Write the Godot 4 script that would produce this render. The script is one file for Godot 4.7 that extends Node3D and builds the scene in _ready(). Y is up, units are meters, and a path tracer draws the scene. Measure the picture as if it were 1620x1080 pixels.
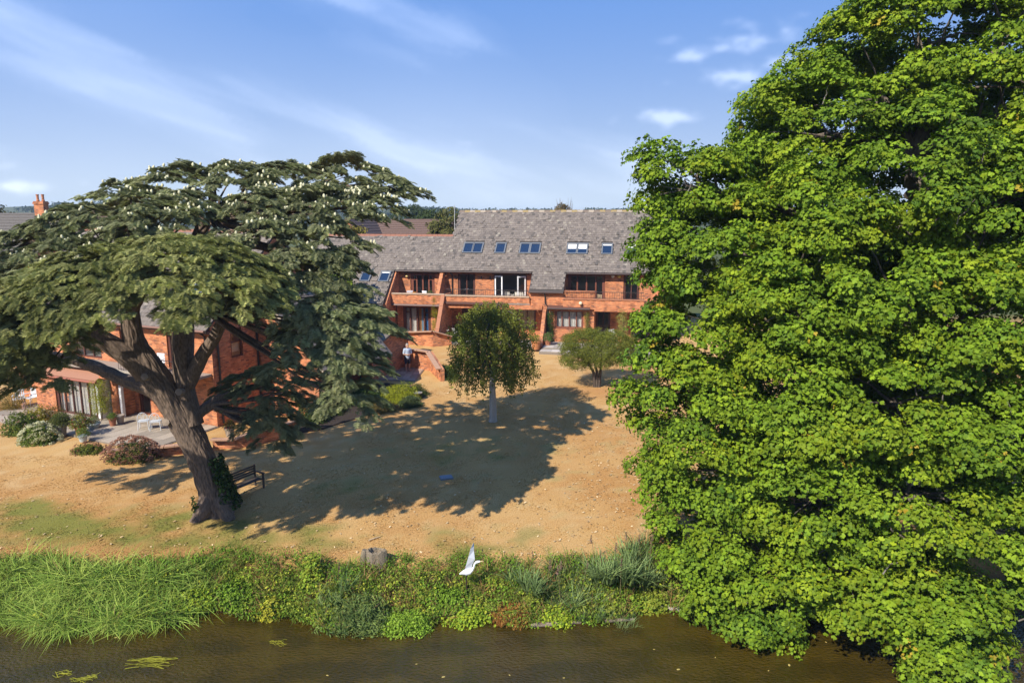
extends Node3D
# A brick terrace behind a parched lawn with a cedar, a weeping birch and a maple by a river, seen from the air.

var rng := RandomNumberGenerator.new()
var mats := {}
var taken := {}
var box_cache := {}
var grain_tex := {}

# ---------------------------------------------------------------- mesh collector
class MB:
	var v := PackedVector3Array()
	var n := PackedVector3Array()
	var c := PackedColorArray()
	var col := Color(1, 1, 1)
	func tri(a: Vector3, b: Vector3, d: Vector3) -> void:
		var nn := (d - a).cross(b - a).normalized()
		v.append(a); v.append(b); v.append(d)
		n.append(nn); n.append(nn); n.append(nn)
		c.append(col); c.append(col); c.append(col)
	func quad(a: Vector3, b: Vector3, d: Vector3, e: Vector3, face := Vector3.ZERO) -> void:
		if face != Vector3.ZERO and (d - a).cross(b - a).dot(face) < 0:
			tri(a, e, d); tri(a, d, b)
		else:
			tri(a, b, d); tri(a, d, e)
	func box(p: Vector3, s: Vector3, basis := Basis()) -> void:
		var h := s * 0.5
		for k in 3:
			var i := (k + 1) % 3
			var j := (k + 2) % 3
			for sg in [-1.0, 1.0]:
				var nn := Vector3.ZERO; nn[k] = sg
				var a := Vector3.ZERO; a[i] = h[i]
				var b := Vector3.ZERO; b[j] = h[j]
				var o := nn * h[k]
				quad(p + basis * (o - a - b), p + basis * (o + a - b), p + basis * (o + a + b), p + basis * (o - a + b), basis * nn)
	func span(a: Vector3, b: Vector3) -> void:
		box((a + b) * 0.5, (b - a).abs())
	# extrude a polygon given in a plane: pts are 3-D, pushed along d
	func prism(pts: Array, d: Vector3) -> void:
		var m := Vector3.ZERO
		for p in pts: m += p
		m = m / pts.size() + d * 0.5
		for k in pts.size():
			var a: Vector3 = pts[k]
			var b: Vector3 = pts[(k + 1) % pts.size()]
			quad(a, b, b + d, a + d, (a + b + d) * 0.5 - m)
		for k in range(1, pts.size() - 1):
			var q := d.normalized()
			var a0: Vector3 = pts[0]
			var a1: Vector3 = pts[k]
			var a2: Vector3 = pts[k + 1]
			if (a2 - a0).cross(a1 - a0).dot(-q) > 0:
				tri(a0, a1, a2); tri(a0 + d, a2 + d, a1 + d)
			else:
				tri(a0, a2, a1); tri(a0 + d, a1 + d, a2 + d)
	func ring(at: Vector3, t: Vector3, r: float, sides: int, lump := 0.0, ph := 0.0) -> Array:
		var s := t.cross(Vector3.UP if absf(t.y) < 0.9 else Vector3.RIGHT).normalized()
		var u := s.cross(t)
		var out := []
		for k in sides:
			var w := TAU * k / sides
			var d := s * cos(w) + u * sin(w)
			out.append([at + d * r * (1.0 + lump * sin(w * 3.0 + ph) + lump * 0.7 * sin(w * 5.0 - ph * 1.7)), d])
		return out
	func tube(pts: Array, rad: Array, sides := 8, lump := 0.0) -> void:
		var prev := []
		for k in pts.size():
			var a: Vector3 = pts[maxi(k - 1, 0)]
			var b: Vector3 = pts[mini(k + 1, pts.size() - 1)]
			var t := (b - a).normalized()
			var cur := ring(pts[k], t, rad[k], sides, lump, k * 0.5)
			if k > 0:
				# keep rings aligned
				var best := 0
				var bd := 1e9
				for o in sides:
					var dd: float = cur[o][1].distance_squared_to(prev[0][1])
					if dd < bd:
						bd = dd; best = o
				var al := []
				for o in sides: al.append(cur[(o + best) % sides])
				cur = al
				for o in sides:
					var o2 := (o + 1) % sides
					_sm(prev[o], prev[o2], cur[o2]); _sm(prev[o], cur[o2], cur[o])
			prev = cur
		var last: Vector3 = pts[pts.size() - 1]
		for o in sides:
			tri(prev[o][0], last, prev[(o + 1) % sides][0])
	# a trunk with ridged bark: the path is resampled and every ring is pushed in and out by stretched noise
	func barked(pts: Array, rad: Array, sides: int, step: float, depth: float, noise: FastNoiseLite) -> void:
		var P := []
		var Rr := []
		for k in pts.size() - 1:
			var a: Vector3 = pts[maxi(k - 1, 0)]
			var b: Vector3 = pts[k]
			var d: Vector3 = pts[k + 1]
			var e: Vector3 = pts[mini(k + 2, pts.size() - 1)]
			var n := maxi(1, int(b.distance_to(d) / step))
			for i in n:
				var t := float(i) / n
				P.append(b.cubic_interpolate(d, a, e, t))
				Rr.append(lerpf(rad[k], rad[k + 1], t))
		P.append(pts[pts.size() - 1])
		Rr.append(rad[rad.size() - 1])
		var side := Vector3.ZERO
		var prev := []
		var run := 0.0
		for k in P.size():
			var t: Vector3 = (P[mini(k + 1, P.size() - 1)] - P[maxi(k - 1, 0)]).normalized()
			if k == 0: side = t.cross(Vector3.FORWARD).normalized()
			else: run += P[k].distance_to(P[k - 1])
			side = (side - t * side.dot(t)).normalized()
			var u := t.cross(side)
			var cur := []
			for o in sides:
				var w := TAU * o / sides
				var d := side * cos(w) + u * sin(w)
				var c: Vector3 = Vector3(cos(w), 0, sin(w)) * Rr[k] * 9.0
				var f := noise.get_noise_3d(c.x, run * 1.7, c.z)
				var g := noise.get_noise_3d(c.x * 0.25 + 40.0, run * 0.5, c.z * 0.25)
				cur.append([P[k] + d * (Rr[k] * (1.0 + 0.16 * g) + depth * (absf(f) * 2.0 - 0.5)), d])
			if k > 0:
				for o in sides:
					var o2 := (o + 1) % sides
					quad(prev[o][0], prev[o2][0], cur[o2][0], cur[o][0], prev[o][1])
			prev = cur
		for o in sides: tri(prev[o][0], P[P.size() - 1], prev[(o + 1) % sides][0])
	func _sm(a, b, d) -> void:
		var f: Vector3 = (d[0] - a[0]).cross(b[0] - a[0])
		var q := [a, b, d] if f.dot(a[1]) >= 0 else [a, d, b]
		for p in q:
			v.append(p[0]); n.append(p[1]); c.append(col)
	# a surface of revolution about y: prof is [[radius, y], ...]
	func lathe(p: Vector3, prof: Array, sides := 14) -> void:
		for k in prof.size() - 1:
			for o in sides:
				var a := TAU * o / sides
				var b := TAU * (o + 1) / sides
				var d0 := Vector3(cos(a), 0, sin(a))
				var d1 := Vector3(cos(b), 0, sin(b))
				var r0: float = prof[k][0]
				var r1: float = prof[k + 1][0]
				var y0 := Vector3(0, prof[k][1], 0)
				var y1 := Vector3(0, prof[k + 1][1], 0)
				quad(p + d0 * r0 + y0, p + d1 * r0 + y0, p + d1 * r1 + y1, p + d0 * r1 + y1, d0 + Vector3(0, (r0 - r1) * 2.0, 0))
	func mesh() -> ArrayMesh:
		var a := []
		a.resize(Mesh.ARRAY_MAX)
		a[Mesh.ARRAY_VERTEX] = v
		a[Mesh.ARRAY_NORMAL] = n
		a[Mesh.ARRAY_COLOR] = c
		var m := ArrayMesh.new()
		m.add_surface_from_arrays(Mesh.PRIMITIVE_TRIANGLES, a)
		return m

# many copies of one small shape
class Many:
	var buf := PackedFloat32Array()
	var count := 0
	func put(o: Vector3, x: Vector3, y: Vector3, z: Vector3, k: Color) -> void:
		buf.append_array(PackedFloat32Array([x.x, y.x, z.x, o.x, x.y, y.y, z.y, o.y, x.z, y.z, z.z, o.z, k.r, k.g, k.b, 1.0]))
		count += 1

# ---------------------------------------------------------------- nodes
func numbered(called: String) -> String:
	if not taken.has(called):
		taken[called] = 0
		return called
	taken[called] += 1
	return "%s_%03d" % [called, taken[called]]

func tag(o: Node, label: String, category: String, group := "") -> void:
	o.set_meta("label", label)
	o.set_meta("category", category)
	if group: o.set_meta("group", group)

func thing(called: String, label: String, category: String, at := Vector3.ZERO, turn := 0.0, group := "") -> Node3D:
	var o := Node3D.new()
	o.name = numbered(called)
	add_child(o)
	o.position = at
	o.rotation.y = turn
	tag(o, label, category, group)
	return o

func part(parent: Node, called: String, mesh: Mesh, m: Material, xf := Transform3D()) -> MeshInstance3D:
	var o := MeshInstance3D.new()
	o.name = called if parent != self else numbered(called)
	o.mesh = mesh
	o.material_override = m
	parent.add_child(o, true)
	o.transform = xf
	return o

func pbox(parent: Node, called: String, a: Vector3, b: Vector3, m: Material) -> MeshInstance3D:
	var s := (b - a).abs()
	var key := s.snapped(Vector3.ONE * 0.001)
	if not box_cache.has(key):
		var q := MB.new()
		q.box(Vector3.ZERO, key)
		box_cache[key] = q.mesh()
	return part(parent, called, box_cache[key], m, Transform3D(Basis(), (a + b) * 0.5))

func many(parent: Node, called: String, mesh: Mesh, m: Material, w: Many, stuff := true) -> MultiMeshInstance3D:
	var mm := MultiMesh.new()
	mm.transform_format = MultiMesh.TRANSFORM_3D
	mm.use_colors = true
	mm.mesh = mesh
	mm.instance_count = w.count
	mm.buffer = w.buf
	var o := MultiMeshInstance3D.new()
	o.name = called if parent != self else numbered(called)
	o.multimesh = mm
	o.material_override = m
	parent.add_child(o, true)
	if stuff: o.set_meta("kind", "stuff")
	return o

func struct(called: String, mesh: Mesh, m: Material) -> MeshInstance3D:
	var o := part(self, called, mesh, m)
	o.set_meta("kind", "structure")
	return o

# ---------------------------------------------------------------- numbers
func rf(a: float, b: float) -> float: return rng.randf_range(a, b)
func rdir() -> Vector3:
	var y := rf(-1, 1)
	var w := rf(0, TAU)
	var r := sqrt(1.0 - y * y)
	return Vector3(cos(w) * r, y, sin(w) * r)
func tone(a: Color, b: Color, spread := 0.18) -> Color:
	var k := a.lerp(b, rng.randf())
	var q := 1.0 + rf(-spread, spread)
	return Color(k.r * q, k.g * q, k.b * q)

func ground_y(x: float, z: float) -> float:
	var t := clampf(-z - 20.0, 0.0, 32.0)
	t = lerpf(minf(t, 10.5), t, smoothstep(-11.5, -8.0, x))
	var y := 0.012 * t + 0.0013 * t * t
	if z > -21.0:
		var e := water_edge(x)
		var k := clampf((z - (e - 1.9)) / 1.9, 0.0, 1.0)
		y -= 1.25 * k * k * (3.0 - 2.0 * k)
		if z > e: y -= minf((z - e) * 0.5, 1.4)
	if z > 14.0: y = -2.6 + minf((z - 14.0) * 0.8, 3.0)
	if z < -70.0: y += smoothstep(70.0, 900.0, -z) * 9.0
	return y

func water_edge(x: float) -> float:
	return -18.35 - 0.5 * smoothstep(-2.0, 5.0, x) + 0.22 * sin(x * 0.9) + 0.16 * sin(x * 2.3 + 1.0) - 0.4 * exp(-pow((x + 8.6) / 2.2, 2.0))

# ---------------------------------------------------------------- materials
func plain(called: String, c: Color, rough := 0.8, metal := 0.0) -> StandardMaterial3D:
	if mats.has(called): return mats[called]
	var m := StandardMaterial3D.new()
	m.resource_name = called
	m.albedo_color = c.linear_to_srgb()
	m.roughness = rough
	m.metallic = metal
	mats[called] = m
	return m

func noise_tex(freq: float, ramp: Array, sz := 512, oct := 4, sd := 1, type := FastNoiseLite.TYPE_SIMPLEX_SMOOTH, normal := false, bump := 4.0) -> NoiseTexture2D:
	var f := FastNoiseLite.new()
	f.seed = sd
	f.noise_type = type
	f.frequency = freq
	f.fractal_octaves = oct
	var t := NoiseTexture2D.new()
	t.width = sz
	t.height = sz
	t.seamless = true
	t.noise = f
	if normal:
		t.as_normal_map = true
		t.bump_strength = bump
	elif ramp:
		var g := Gradient.new()
		g.offsets = PackedFloat32Array()
		g.colors = PackedColorArray()
		var offs := PackedFloat32Array()
		var cols := PackedColorArray()
		for p in ramp:
			offs.append(p[0])
			var c: Color = p[1]
			cols.append(c.linear_to_srgb())
		g.offsets = offs
		g.colors = cols
		t.color_ramp = g
	return t

func grained(called: String, c: Color, dark: float, light: float, scale: Vector3, rough := 0.85, freq := 0.03, world := false, relief := 0.0) -> StandardMaterial3D:
	if mats.has(called): return mats[called]
	var m := plain(called, c, rough)
	var key := "%.3f_%.1f_%.1f" % [freq, dark, light]
	if not grain_tex.has(key): grain_tex[key] = noise_tex(freq, [[0.25, Color(dark, dark, dark)], [0.75, Color(light, light, light)]], 512, 5, grain_tex.size() * 7 + 3)
	m.albedo_texture = grain_tex[key]
	m.uv1_triplanar = true
	m.uv1_world_triplanar = world
	m.uv1_scale = scale
	if relief > 0.0:
		m.heightmap_enabled = true
		m.heightmap_scale = relief
		m.heightmap_texture = noise_tex(freq, [], 512, 5, 3)
	return m

func leaf_mat(called: String, back := Color(0.5, 0.55, 0.2), rough := 0.5) -> StandardMaterial3D:
	if mats.has(called): return mats[called]
	var m := plain(called, Color(1, 1, 1), rough)
	m.vertex_color_use_as_albedo = true
	m.metallic_specular = 0.25
	m.backlight_enabled = true
	m.backlight = back
	m.cull_mode = BaseMaterial3D.CULL_DISABLED
	return m

func tinted(called: String, rough := 0.85) -> StandardMaterial3D:
	if mats.has(called): return mats[called]
	var m := plain(called, Color(1, 1, 1), rough)
	m.vertex_color_use_as_albedo = true
	m.cull_mode = BaseMaterial3D.CULL_DISABLED
	return m

func brick_mat() -> StandardMaterial3D:
	if mats.has("brick"): return mats["brick"]
	var im := Image.create(1024, 1024, false, Image.FORMAT_RGB8)
	im.fill(Color(0.46, 0.30, 0.19).linear_to_srgb())
	var hm := Image.create(1024, 1024, false, Image.FORMAT_L8)
	hm.fill(Color(0, 0, 0))
	var r := RandomNumberGenerator.new()
	r.seed = 5
	for row in 24:
		var y0 := int(row * 1024.0 / 24.0)
		for k in 9:
			var x0 := k * 128 - (64 if row % 2 else 0)
			var q := r.randf_range(0.72, 1.2)
			var w := r.randf()
			var base := Color(0.60, 0.225, 0.092).lerp(Color(0.50, 0.163, 0.068), w)
			if r.randf() < 0.08: base = Color(0.26, 0.10, 0.06)
			elif r.randf() < 0.1: base = Color(0.55, 0.22, 0.10)
			im.fill_rect(Rect2i(x0, y0, 122, 37), Color(base.r * q, base.g * q, base.b * q).linear_to_srgb())
			hm.fill_rect(Rect2i(x0, y0, 122, 37), Color(1, 1, 1) * r.randf_range(0.8, 1.0))
	var m := plain("brick", Color(1, 1, 1), 0.9)
	m.albedo_texture = ImageTexture.create_from_image(im)
	m.uv1_triplanar = true
	m.uv1_triplanar_sharpness = 8.0
	m.uv1_scale = Vector3.ONE / 1.8
	m.heightmap_enabled = true
	m.heightmap_scale = 0.6
	m.heightmap_texture = ImageTexture.create_from_image(hm)
	m.detail_enabled = true
	m.detail_blend_mode = BaseMaterial3D.BLEND_MODE_MUL
	m.detail_uv_layer = BaseMaterial3D.DETAIL_UV_2
	m.uv2_triplanar = true
	m.uv2_scale = Vector3.ONE * 0.19
	m.detail_albedo = noise_tex(0.012, [[0.2, Color(0.62, 0.60, 0.58)], [0.5, Color(0.95, 0.93, 0.9)], [0.8, Color(1.0, 1.0, 0.95)]], 512, 5, 77)
	return m

func glass_mat() -> StandardMaterial3D:
	if mats.has("glass"): return mats["glass"]
	var m := plain("glass", Color(0.02, 0.025, 0.03), 0.03)
	m.transparency = BaseMaterial3D.TRANSPARENCY_ALPHA
	m.albedo_color.a = 0.14
	m.metallic_specular = 0.6
	return m

# ---------------------------------------------------------------- camera, sky, sun
func sky_cover() -> ImageTexture:
	var w := 2048
	var h := 1024
	var im := Image.create(w, h, false, Image.FORMAT_RGBAF)
	im.fill(Color(0, 0, 0, 0))
	var streak := FastNoiseLite.new()
	streak.seed = 12
	streak.noise_type = FastNoiseLite.TYPE_SIMPLEX_SMOOTH
	streak.frequency = 0.0035
	streak.fractal_octaves = 5
	streak.domain_warp_enabled = true
	streak.domain_warp_amplitude = 60.0
	streak.domain_warp_frequency = 0.004
	var puff := FastNoiseLite.new()
	puff.seed = 31
	puff.frequency = 0.04
	puff.fractal_octaves = 5
	var veil := FastNoiseLite.new()
	veil.seed = 4
	veil.frequency = 0.004
	veil.fractal_octaves = 3
	# small fair-weather puffs: azimuth and height in degrees, width and height of each in degrees
	var puffs := [[13.4, 12.6, 2.0, 1.1], [17.6, 13.2, 3.2, 0.9], [20.5, 13.6, 1.6, 0.9], [11.9, 8.0, 3.6, 0.8], [16.6, 10.7, 3.4, 0.7], [-36.0, 3.6, 3.4, 0.55], [-35.0, 2.2, 3.0, 0.45], [-3.5, 6.1, 1.4, 0.35], [21.0, 11.5, 2.0, 0.7]]
	var r := RandomNumberGenerator.new()
	r.seed = 8
	for k in 60:
		var az := r.randf_range(42, 318)
		puffs.append([az if az < 180 else az - 360, r.randf_range(3, 17), r.randf_range(1.4, 4.0), r.randf_range(0.4, 1.2)])
	var per := 360.0 / w
	for y in range(0, 512):
		var el := 90.0 - y * 180.0 / h
		var low := smoothstep(0.0, 4.0, el)
		for x0 in w:
			var x := (x0 + w / 2) % w  # the seam of the pattern lies behind the viewer
			var sx := x * 0.62 + y * 1.9
			var sy := y * 2.6 - x * 0.95
			var c := streak.get_noise_2d(sx * 0.55, sy * 1.35)
			var a := clampf((c + 0.06) * 1.8, 0.0, 1.0)
			var vv := clampf(veil.get_noise_2d(x * 0.7, y * 1.6) * 0.9 + 0.35, 0.0, 1.0)
			a = a * a * 0.52 * (0.25 + 0.75 * vv) + 0.055 * vv * vv
			if a > 0.004: im.set_pixel(x0, y, Color(1, 1, 1.0, a * low))
	for p in puffs:
		var cx: float = p[0] / 360.0 * w
		var cy: float = (90.0 - p[1]) / 180.0 * h
		var rx: float = p[2] / per * 1.0
		var ry: float = p[3] / per * 1.2
		for y in range(int(cy - ry * 1.6), int(cy + ry * 1.6)):
			for x in range(int(cx - rx * 1.6), int(cx + rx * 1.6)):
				var d := Vector2((x - cx) / rx, (y - cy) / ry).length()
				var q := clampf(0.95 - d * 0.95 + puff.get_noise_2d(x * 0.9, y * 2.2) * 1.2, 0.0, 1.0)
				if q > 0.0:
					var xx := posmod(x, w)
					var old := im.get_pixel(xx, y)
					im.set_pixel(xx, y, Color(1, 0.99, 0.98, old.a + q * q * 0.20))
	return ImageTexture.create_from_image(im)

func set_stage() -> void:
	var cam := Camera3D.new()
	cam.name = "camera"
	add_child(cam)
	cam.position = Vector3(0, 10.6, 0)
	cam.rotation_degrees = Vector3(-10.2, 0, 0)
	cam.fov = 53.13
	cam.near = 0.1
	cam.far = 6000.0
	cam.current = true
	var env := Environment.new()
	env.background_mode = Environment.BG_SKY
	var sky := Sky.new()
	var sm := ProceduralSkyMaterial.new()
	sm.sky_top_color = Color(0.05, 0.168, 0.465).linear_to_srgb()
	sm.sky_horizon_color = Color(0.435, 0.505, 0.57).linear_to_srgb()
	sm.sky_curve = 0.105
	sm.ground_bottom_color = Color(0.12, 0.10, 0.06).linear_to_srgb()
	sm.ground_horizon_color = Color(0.45, 0.55, 0.65).linear_to_srgb()
	sm.sun_angle_max = 1.0
	sm.sky_cover = sky_cover()
	sky.sky_material = sm
	env.sky = sky
	env.background_energy_multiplier = 1.0
	env.tonemap_mode = Environment.TONE_MAPPER_LINEAR
	env.tonemap_exposure = 1.74
	env.sdfgi_enabled = true
	env.ssao_enabled = true
	env.ssil_enabled = true
	env.fog_enabled = true
	env.fog_density = 0.0003
	env.fog_light_color = Color(0.72, 0.82, 0.95)
	var we := WorldEnvironment.new()
	we.environment = env
	add_child(we)
	var sun := DirectionalLight3D.new()
	sun.name = "sun"
	add_child(sun)
	sun.look_at_from_position(Vector3(-0.50, 0.68, 0.60), Vector3.ZERO)
	sun.light_energy = 1.35
	sun.light_color = Color(1.0, 0.965, 0.91)
	sun.light_angular_distance = 0.5
	sun.shadow_enabled = true

# ---------------------------------------------------------------- ground, river
var patch := FastNoiseLite.new()
var fine := FastNoiseLite.new()

func steps(list: Array) -> PackedFloat32Array:
	var out := PackedFloat32Array()
	for s in list:
		var a: float = s[0]
		while a < s[1] - 0.001:
			out.append(a)
			a += s[2]
	out.append(list[list.size() - 1][1])
	return out

func blob(x: float, z: float, cx: float, cz: float, rx: float, rz: float) -> float:
	return clampf(1.25 - Vector2((x - cx) / rx, (z - cz) / rz).length(), 0.0, 1.0)

func green_share(x: float, z: float) -> float:
	var g := blob(x, z, -14.5, -22.2, 7.5, 1.8) * 0.95
	g = maxf(g, blob(x, z, -9.0, -21.3, 5.0, 1.5) * 0.85)
	g = maxf(g, blob(x, z, -18.0, -23.6, 2.4, 1.2) * 0.9)
	g = maxf(g, blob(x, z, -1.6, -21.0, 3.2, 1.5) * 0.55)
	g = maxf(g, blob(x, z, -6.0, -21.2, 2.2, 1.2) * 0.6)
	g = maxf(g, blob(x, z, -3.0, -29.5, 5.0, 2.6) * 0.4)
	g = maxf(g, blob(x, z, -6.5, -25.5, 3.0, 2.0) * 0.35)
	g = maxf(g, blob(x, z, 2.0, -28.0, 5.0, 5.0) * 0.18)
	return g

func lawn_colour(x: float, z: float) -> Color:
	var a := patch.get_noise_2d(x * 1.0, z * 1.0)
	var b := patch.get_noise_2d(x * 4.3 + 90.0, z * 4.3)
	var f := fine.get_noise_2d(x, z)
	var c := Color(0.54, 0.34, 0.142).lerp(Color(0.46, 0.255, 0.098), clampf(0.5 + a * 1.3 + b * 0.6, 0.0, 1.0))
	c = c.lerp(Color(0.60, 0.43, 0.22), clampf(f * 0.9 + b * 0.5, 0.0, 0.7))
	var g := green_share(x, z)
	if g > 0.0:
		var k := clampf(g * 1.5 - 0.45 + f * 0.75 + b * 0.8, 0.0, 0.95)
		c = c.lerp(Color(0.20, 0.205, 0.05), k)
	# bare worn earth where people step at the bank top and below the apple tree
	var w := maxf(blob(x, z, 6.2, -38.6, 3.2, 1.6), blob(x, z, -12.0, -20.4, 9.0, 0.5) * 0.8)
	c = c.lerp(Color(0.46, 0.235, 0.10), clampf(w * 0.9 + f * 0.5 - 0.2, 0.0, 0.75))
	return c

func make_ground() -> void:
	patch.seed = 3
	patch.frequency = 0.09
	patch.fractal_octaves = 4
	fine.seed = 9
	fine.frequency = 0.9
	fine.fractal_octaves = 3
	var xs := steps([[-2500, -400, 300], [-400, -100, 60], [-100, -36, 8], [-36, 30, 0.3], [30, 100, 7], [100, 400, 60], [400, 2500, 300]])
	var zs := steps([[-3000, -600, 300], [-600, -120, 60], [-120, -56, 8], [-56, -16, 0.28], [-16, 20, 3], [20, 120, 20], [120, 600, 120]])
	var v := PackedVector3Array()
	var n := PackedVector3Array()
	var c := PackedColorArray()
	var idx := PackedInt32Array()
	for z in zs:
		for x in xs:
			var near := x > -37 and x < 31 and z > -57 and z < -15
			var y := ground_y(x, z)
			if near: y += fine.get_noise_2d(x * 0.6, z * 0.6) * 0.025
			v.append(Vector3(x, y, z))
			var e := 0.15
			n.append(Vector3(-(ground_y(x + e, z) - ground_y(x - e, z)) / (2 * e), 1.0, -(ground_y(x, z + e) - ground_y(x, z - e)) / (2 * e)).normalized())
			var k := lawn_colour(x, z)
			if z < -58.0 or absf(x) > 60.0: k = Color(0.10, 0.115, 0.045)
			if z > water_edge(x) - 1.5: k = k.lerp(Color(0.085, 0.062, 0.035), smoothstep(-1.5, -0.9, z - water_edge(x)))
			if z > 17.0: k = Color(0.16, 0.15, 0.05)
			c.append(k)
	var nx := xs.size()
	for j in zs.size() - 1:
		for i in nx - 1:
			var a := j * nx + i
			idx.append_array(PackedInt32Array([a, a + 1, a + nx, a + 1, a + nx + 1, a + nx]))
	var arr := []
	arr.resize(Mesh.ARRAY_MAX)
	arr[Mesh.ARRAY_VERTEX] = v
	arr[Mesh.ARRAY_NORMAL] = n
	arr[Mesh.ARRAY_COLOR] = c
	arr[Mesh.ARRAY_INDEX] = idx
	var me := ArrayMesh.new()
	me.add_surface_from_arrays(Mesh.PRIMITIVE_TRIANGLES, arr)
	var m := plain("lawn", Color(1, 1, 1), 0.95)
	m.vertex_color_use_as_albedo = true
	m.metallic_specular = 0.15
	m.albedo_texture = noise_tex(0.09, [[0.2, Color(0.70, 0.68, 0.64)], [0.5, Color(0.88, 0.88, 0.86)], [0.8, Color(1.06, 1.04, 1.0)]], 1024, 5, 21)
	m.uv1_triplanar = true
	m.uv1_world_triplanar = true
	m.uv1_scale = Vector3.ONE * 0.17
	m.heightmap_enabled = true
	m.heightmap_scale = 1.6
	m.heightmap_texture = noise_tex(0.16, [], 1024, 4, 22)
	struct("ground", me, m)

func make_river() -> void:
	var q := MB.new()
	q.quad(Vector3(-600, -1.2, -20.6), Vector3(600, -1.2, -20.6), Vector3(600, -1.2, 16.5), Vector3(-600, -1.2, 16.5), Vector3.UP)
	var m := plain("river", Color(0.054, 0.038, 0.006), 0.05)
	m.metallic_specular = 0.5
	m.albedo_texture = noise_tex(0.006, [[0.3, Color(0.7, 0.72, 0.7)], [0.7, Color(1.1, 1.05, 0.9)]], 512, 3, 15)
	m.uv1_triplanar = true
	m.uv1_world_triplanar = true
	m.uv1_scale = Vector3(0.15, 0.3, 0.30)
	m.heightmap_enabled = true
	m.heightmap_scale = 3.2
	m.heightmap_texture = noise_tex(0.035, [], 1024, 3, 16)
	struct("river", q.mesh(), m)

# one straw tuft: five short leaning blades
func blade_tuft(blades: int, h: float, w: float, lean: float, segs := 1, sd := 1) -> ArrayMesh:
	var r := RandomNumberGenerator.new()
	r.seed = sd
	var q := MB.new()
	for k in blades:
		var a := r.randf_range(0, TAU)
		var d := Vector3(cos(a), 0, sin(a))
		var s := Vector3(-d.z, 0, d.x)
		var hh := h * r.randf_range(0.6, 1.15)
		var le := lean * r.randf_range(0.3, 1.2)
		var o := d * w * r.randf_range(0, 3.0)
		var p0 := o
		var t := r.randf_range(0.78, 1.2)
		q.col = Color(t, t * r.randf_range(0.94, 1.05), t * r.randf_range(0.8, 1.1))
		for i in segs:
			var u := (i + 1.0) / segs
			var p1 := o + d * le * u * u * hh + Vector3.UP * hh * (u - 0.45 * le * u * u)
			var w0 := w * (1.0 - i * 0.8 / segs)
			var w1 := w * (1.0 - (i + 1) * 0.8 / segs)
			if i == segs - 1:
				q.tri(p0 - s * w0, p0 + s * w0, p1)
			else:
				q.tri(p0 - s * w0, p0 + s * w0, p1 + s * w1)
				q.tri(p0 - s * w0, p1 + s * w1, p1 - s * w1)
			p0 = p1
	return q.mesh()

func make_lawn_grass() -> void:
	var w := Many.new()
	for k in 130000:
		var z := -19.7 - pow(rng.randf(), 1.5) * 24.0
		var x := rf(-0.80, 0.40) * (-z + 2.0)
		if z > water_edge(x) - 1.2: continue
		if z < -29.0 and x < -7.5: continue
		var c := lawn_colour(x, z)
		var q := rf(0.88, 1.14)
		var s := rf(0.6, 1.2)
		var a := rf(0, TAU)
		var X := Vector3(cos(a), 0, sin(a)) * s
		w.put(Vector3(x, ground_y(x, z) - 0.004, z), X, Vector3(rf(-0.2, 0.2), s * 0.9, rf(-0.2, 0.2)), Vector3(-X.z, 0, X.x), Color(c.r * q, c.g * q, c.b * q))
	var o := many(self, "dry_grass", blade_tuft(5, 0.038, 0.008, 1.1, 1, 2), leaf_mat("straw", Color(0.3, 0.3, 0.2), 0.8), w)
	tag(o, "short sun-bleached grass covering the parched lawn", "grass")

func make_leaf_litter() -> void:
	var w := Many.new()
	for k in 2600:
		var z := -20.2 - pow(rng.randf(), 1.3) * 22.0
		var x := rf(-0.80, 0.40) * (-z + 2.0)
		if k % 3 == 0:
			x = rf(2.0, 9.0)
			z = rf(-34.0, -20.3)
		if z < -29.0 and x < -7.5: continue
		var a := rf(0, TAU)
		var s := rf(0.35, 0.8)
		var X := Vector3(cos(a), rf(-0.3, 0.3), sin(a)) * s
		w.put(Vector3(x, ground_y(x, z) + 0.03, z), X, Vector3.UP * s, Vector3(-X.z, rf(-0.2, 0.2), X.x), tone(Color(0.62, 0.48, 0.28), Color(0.28, 0.16, 0.06), 0.3))
	var o := many(self, "leaf_litter", mesh_of_leaf(), leaf_mat("litter", Color(0.2, 0.2, 0.1), 0.8), w)
	tag(o, "scattered dry fallen leaves across the parched lawn", "leaves")

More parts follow.
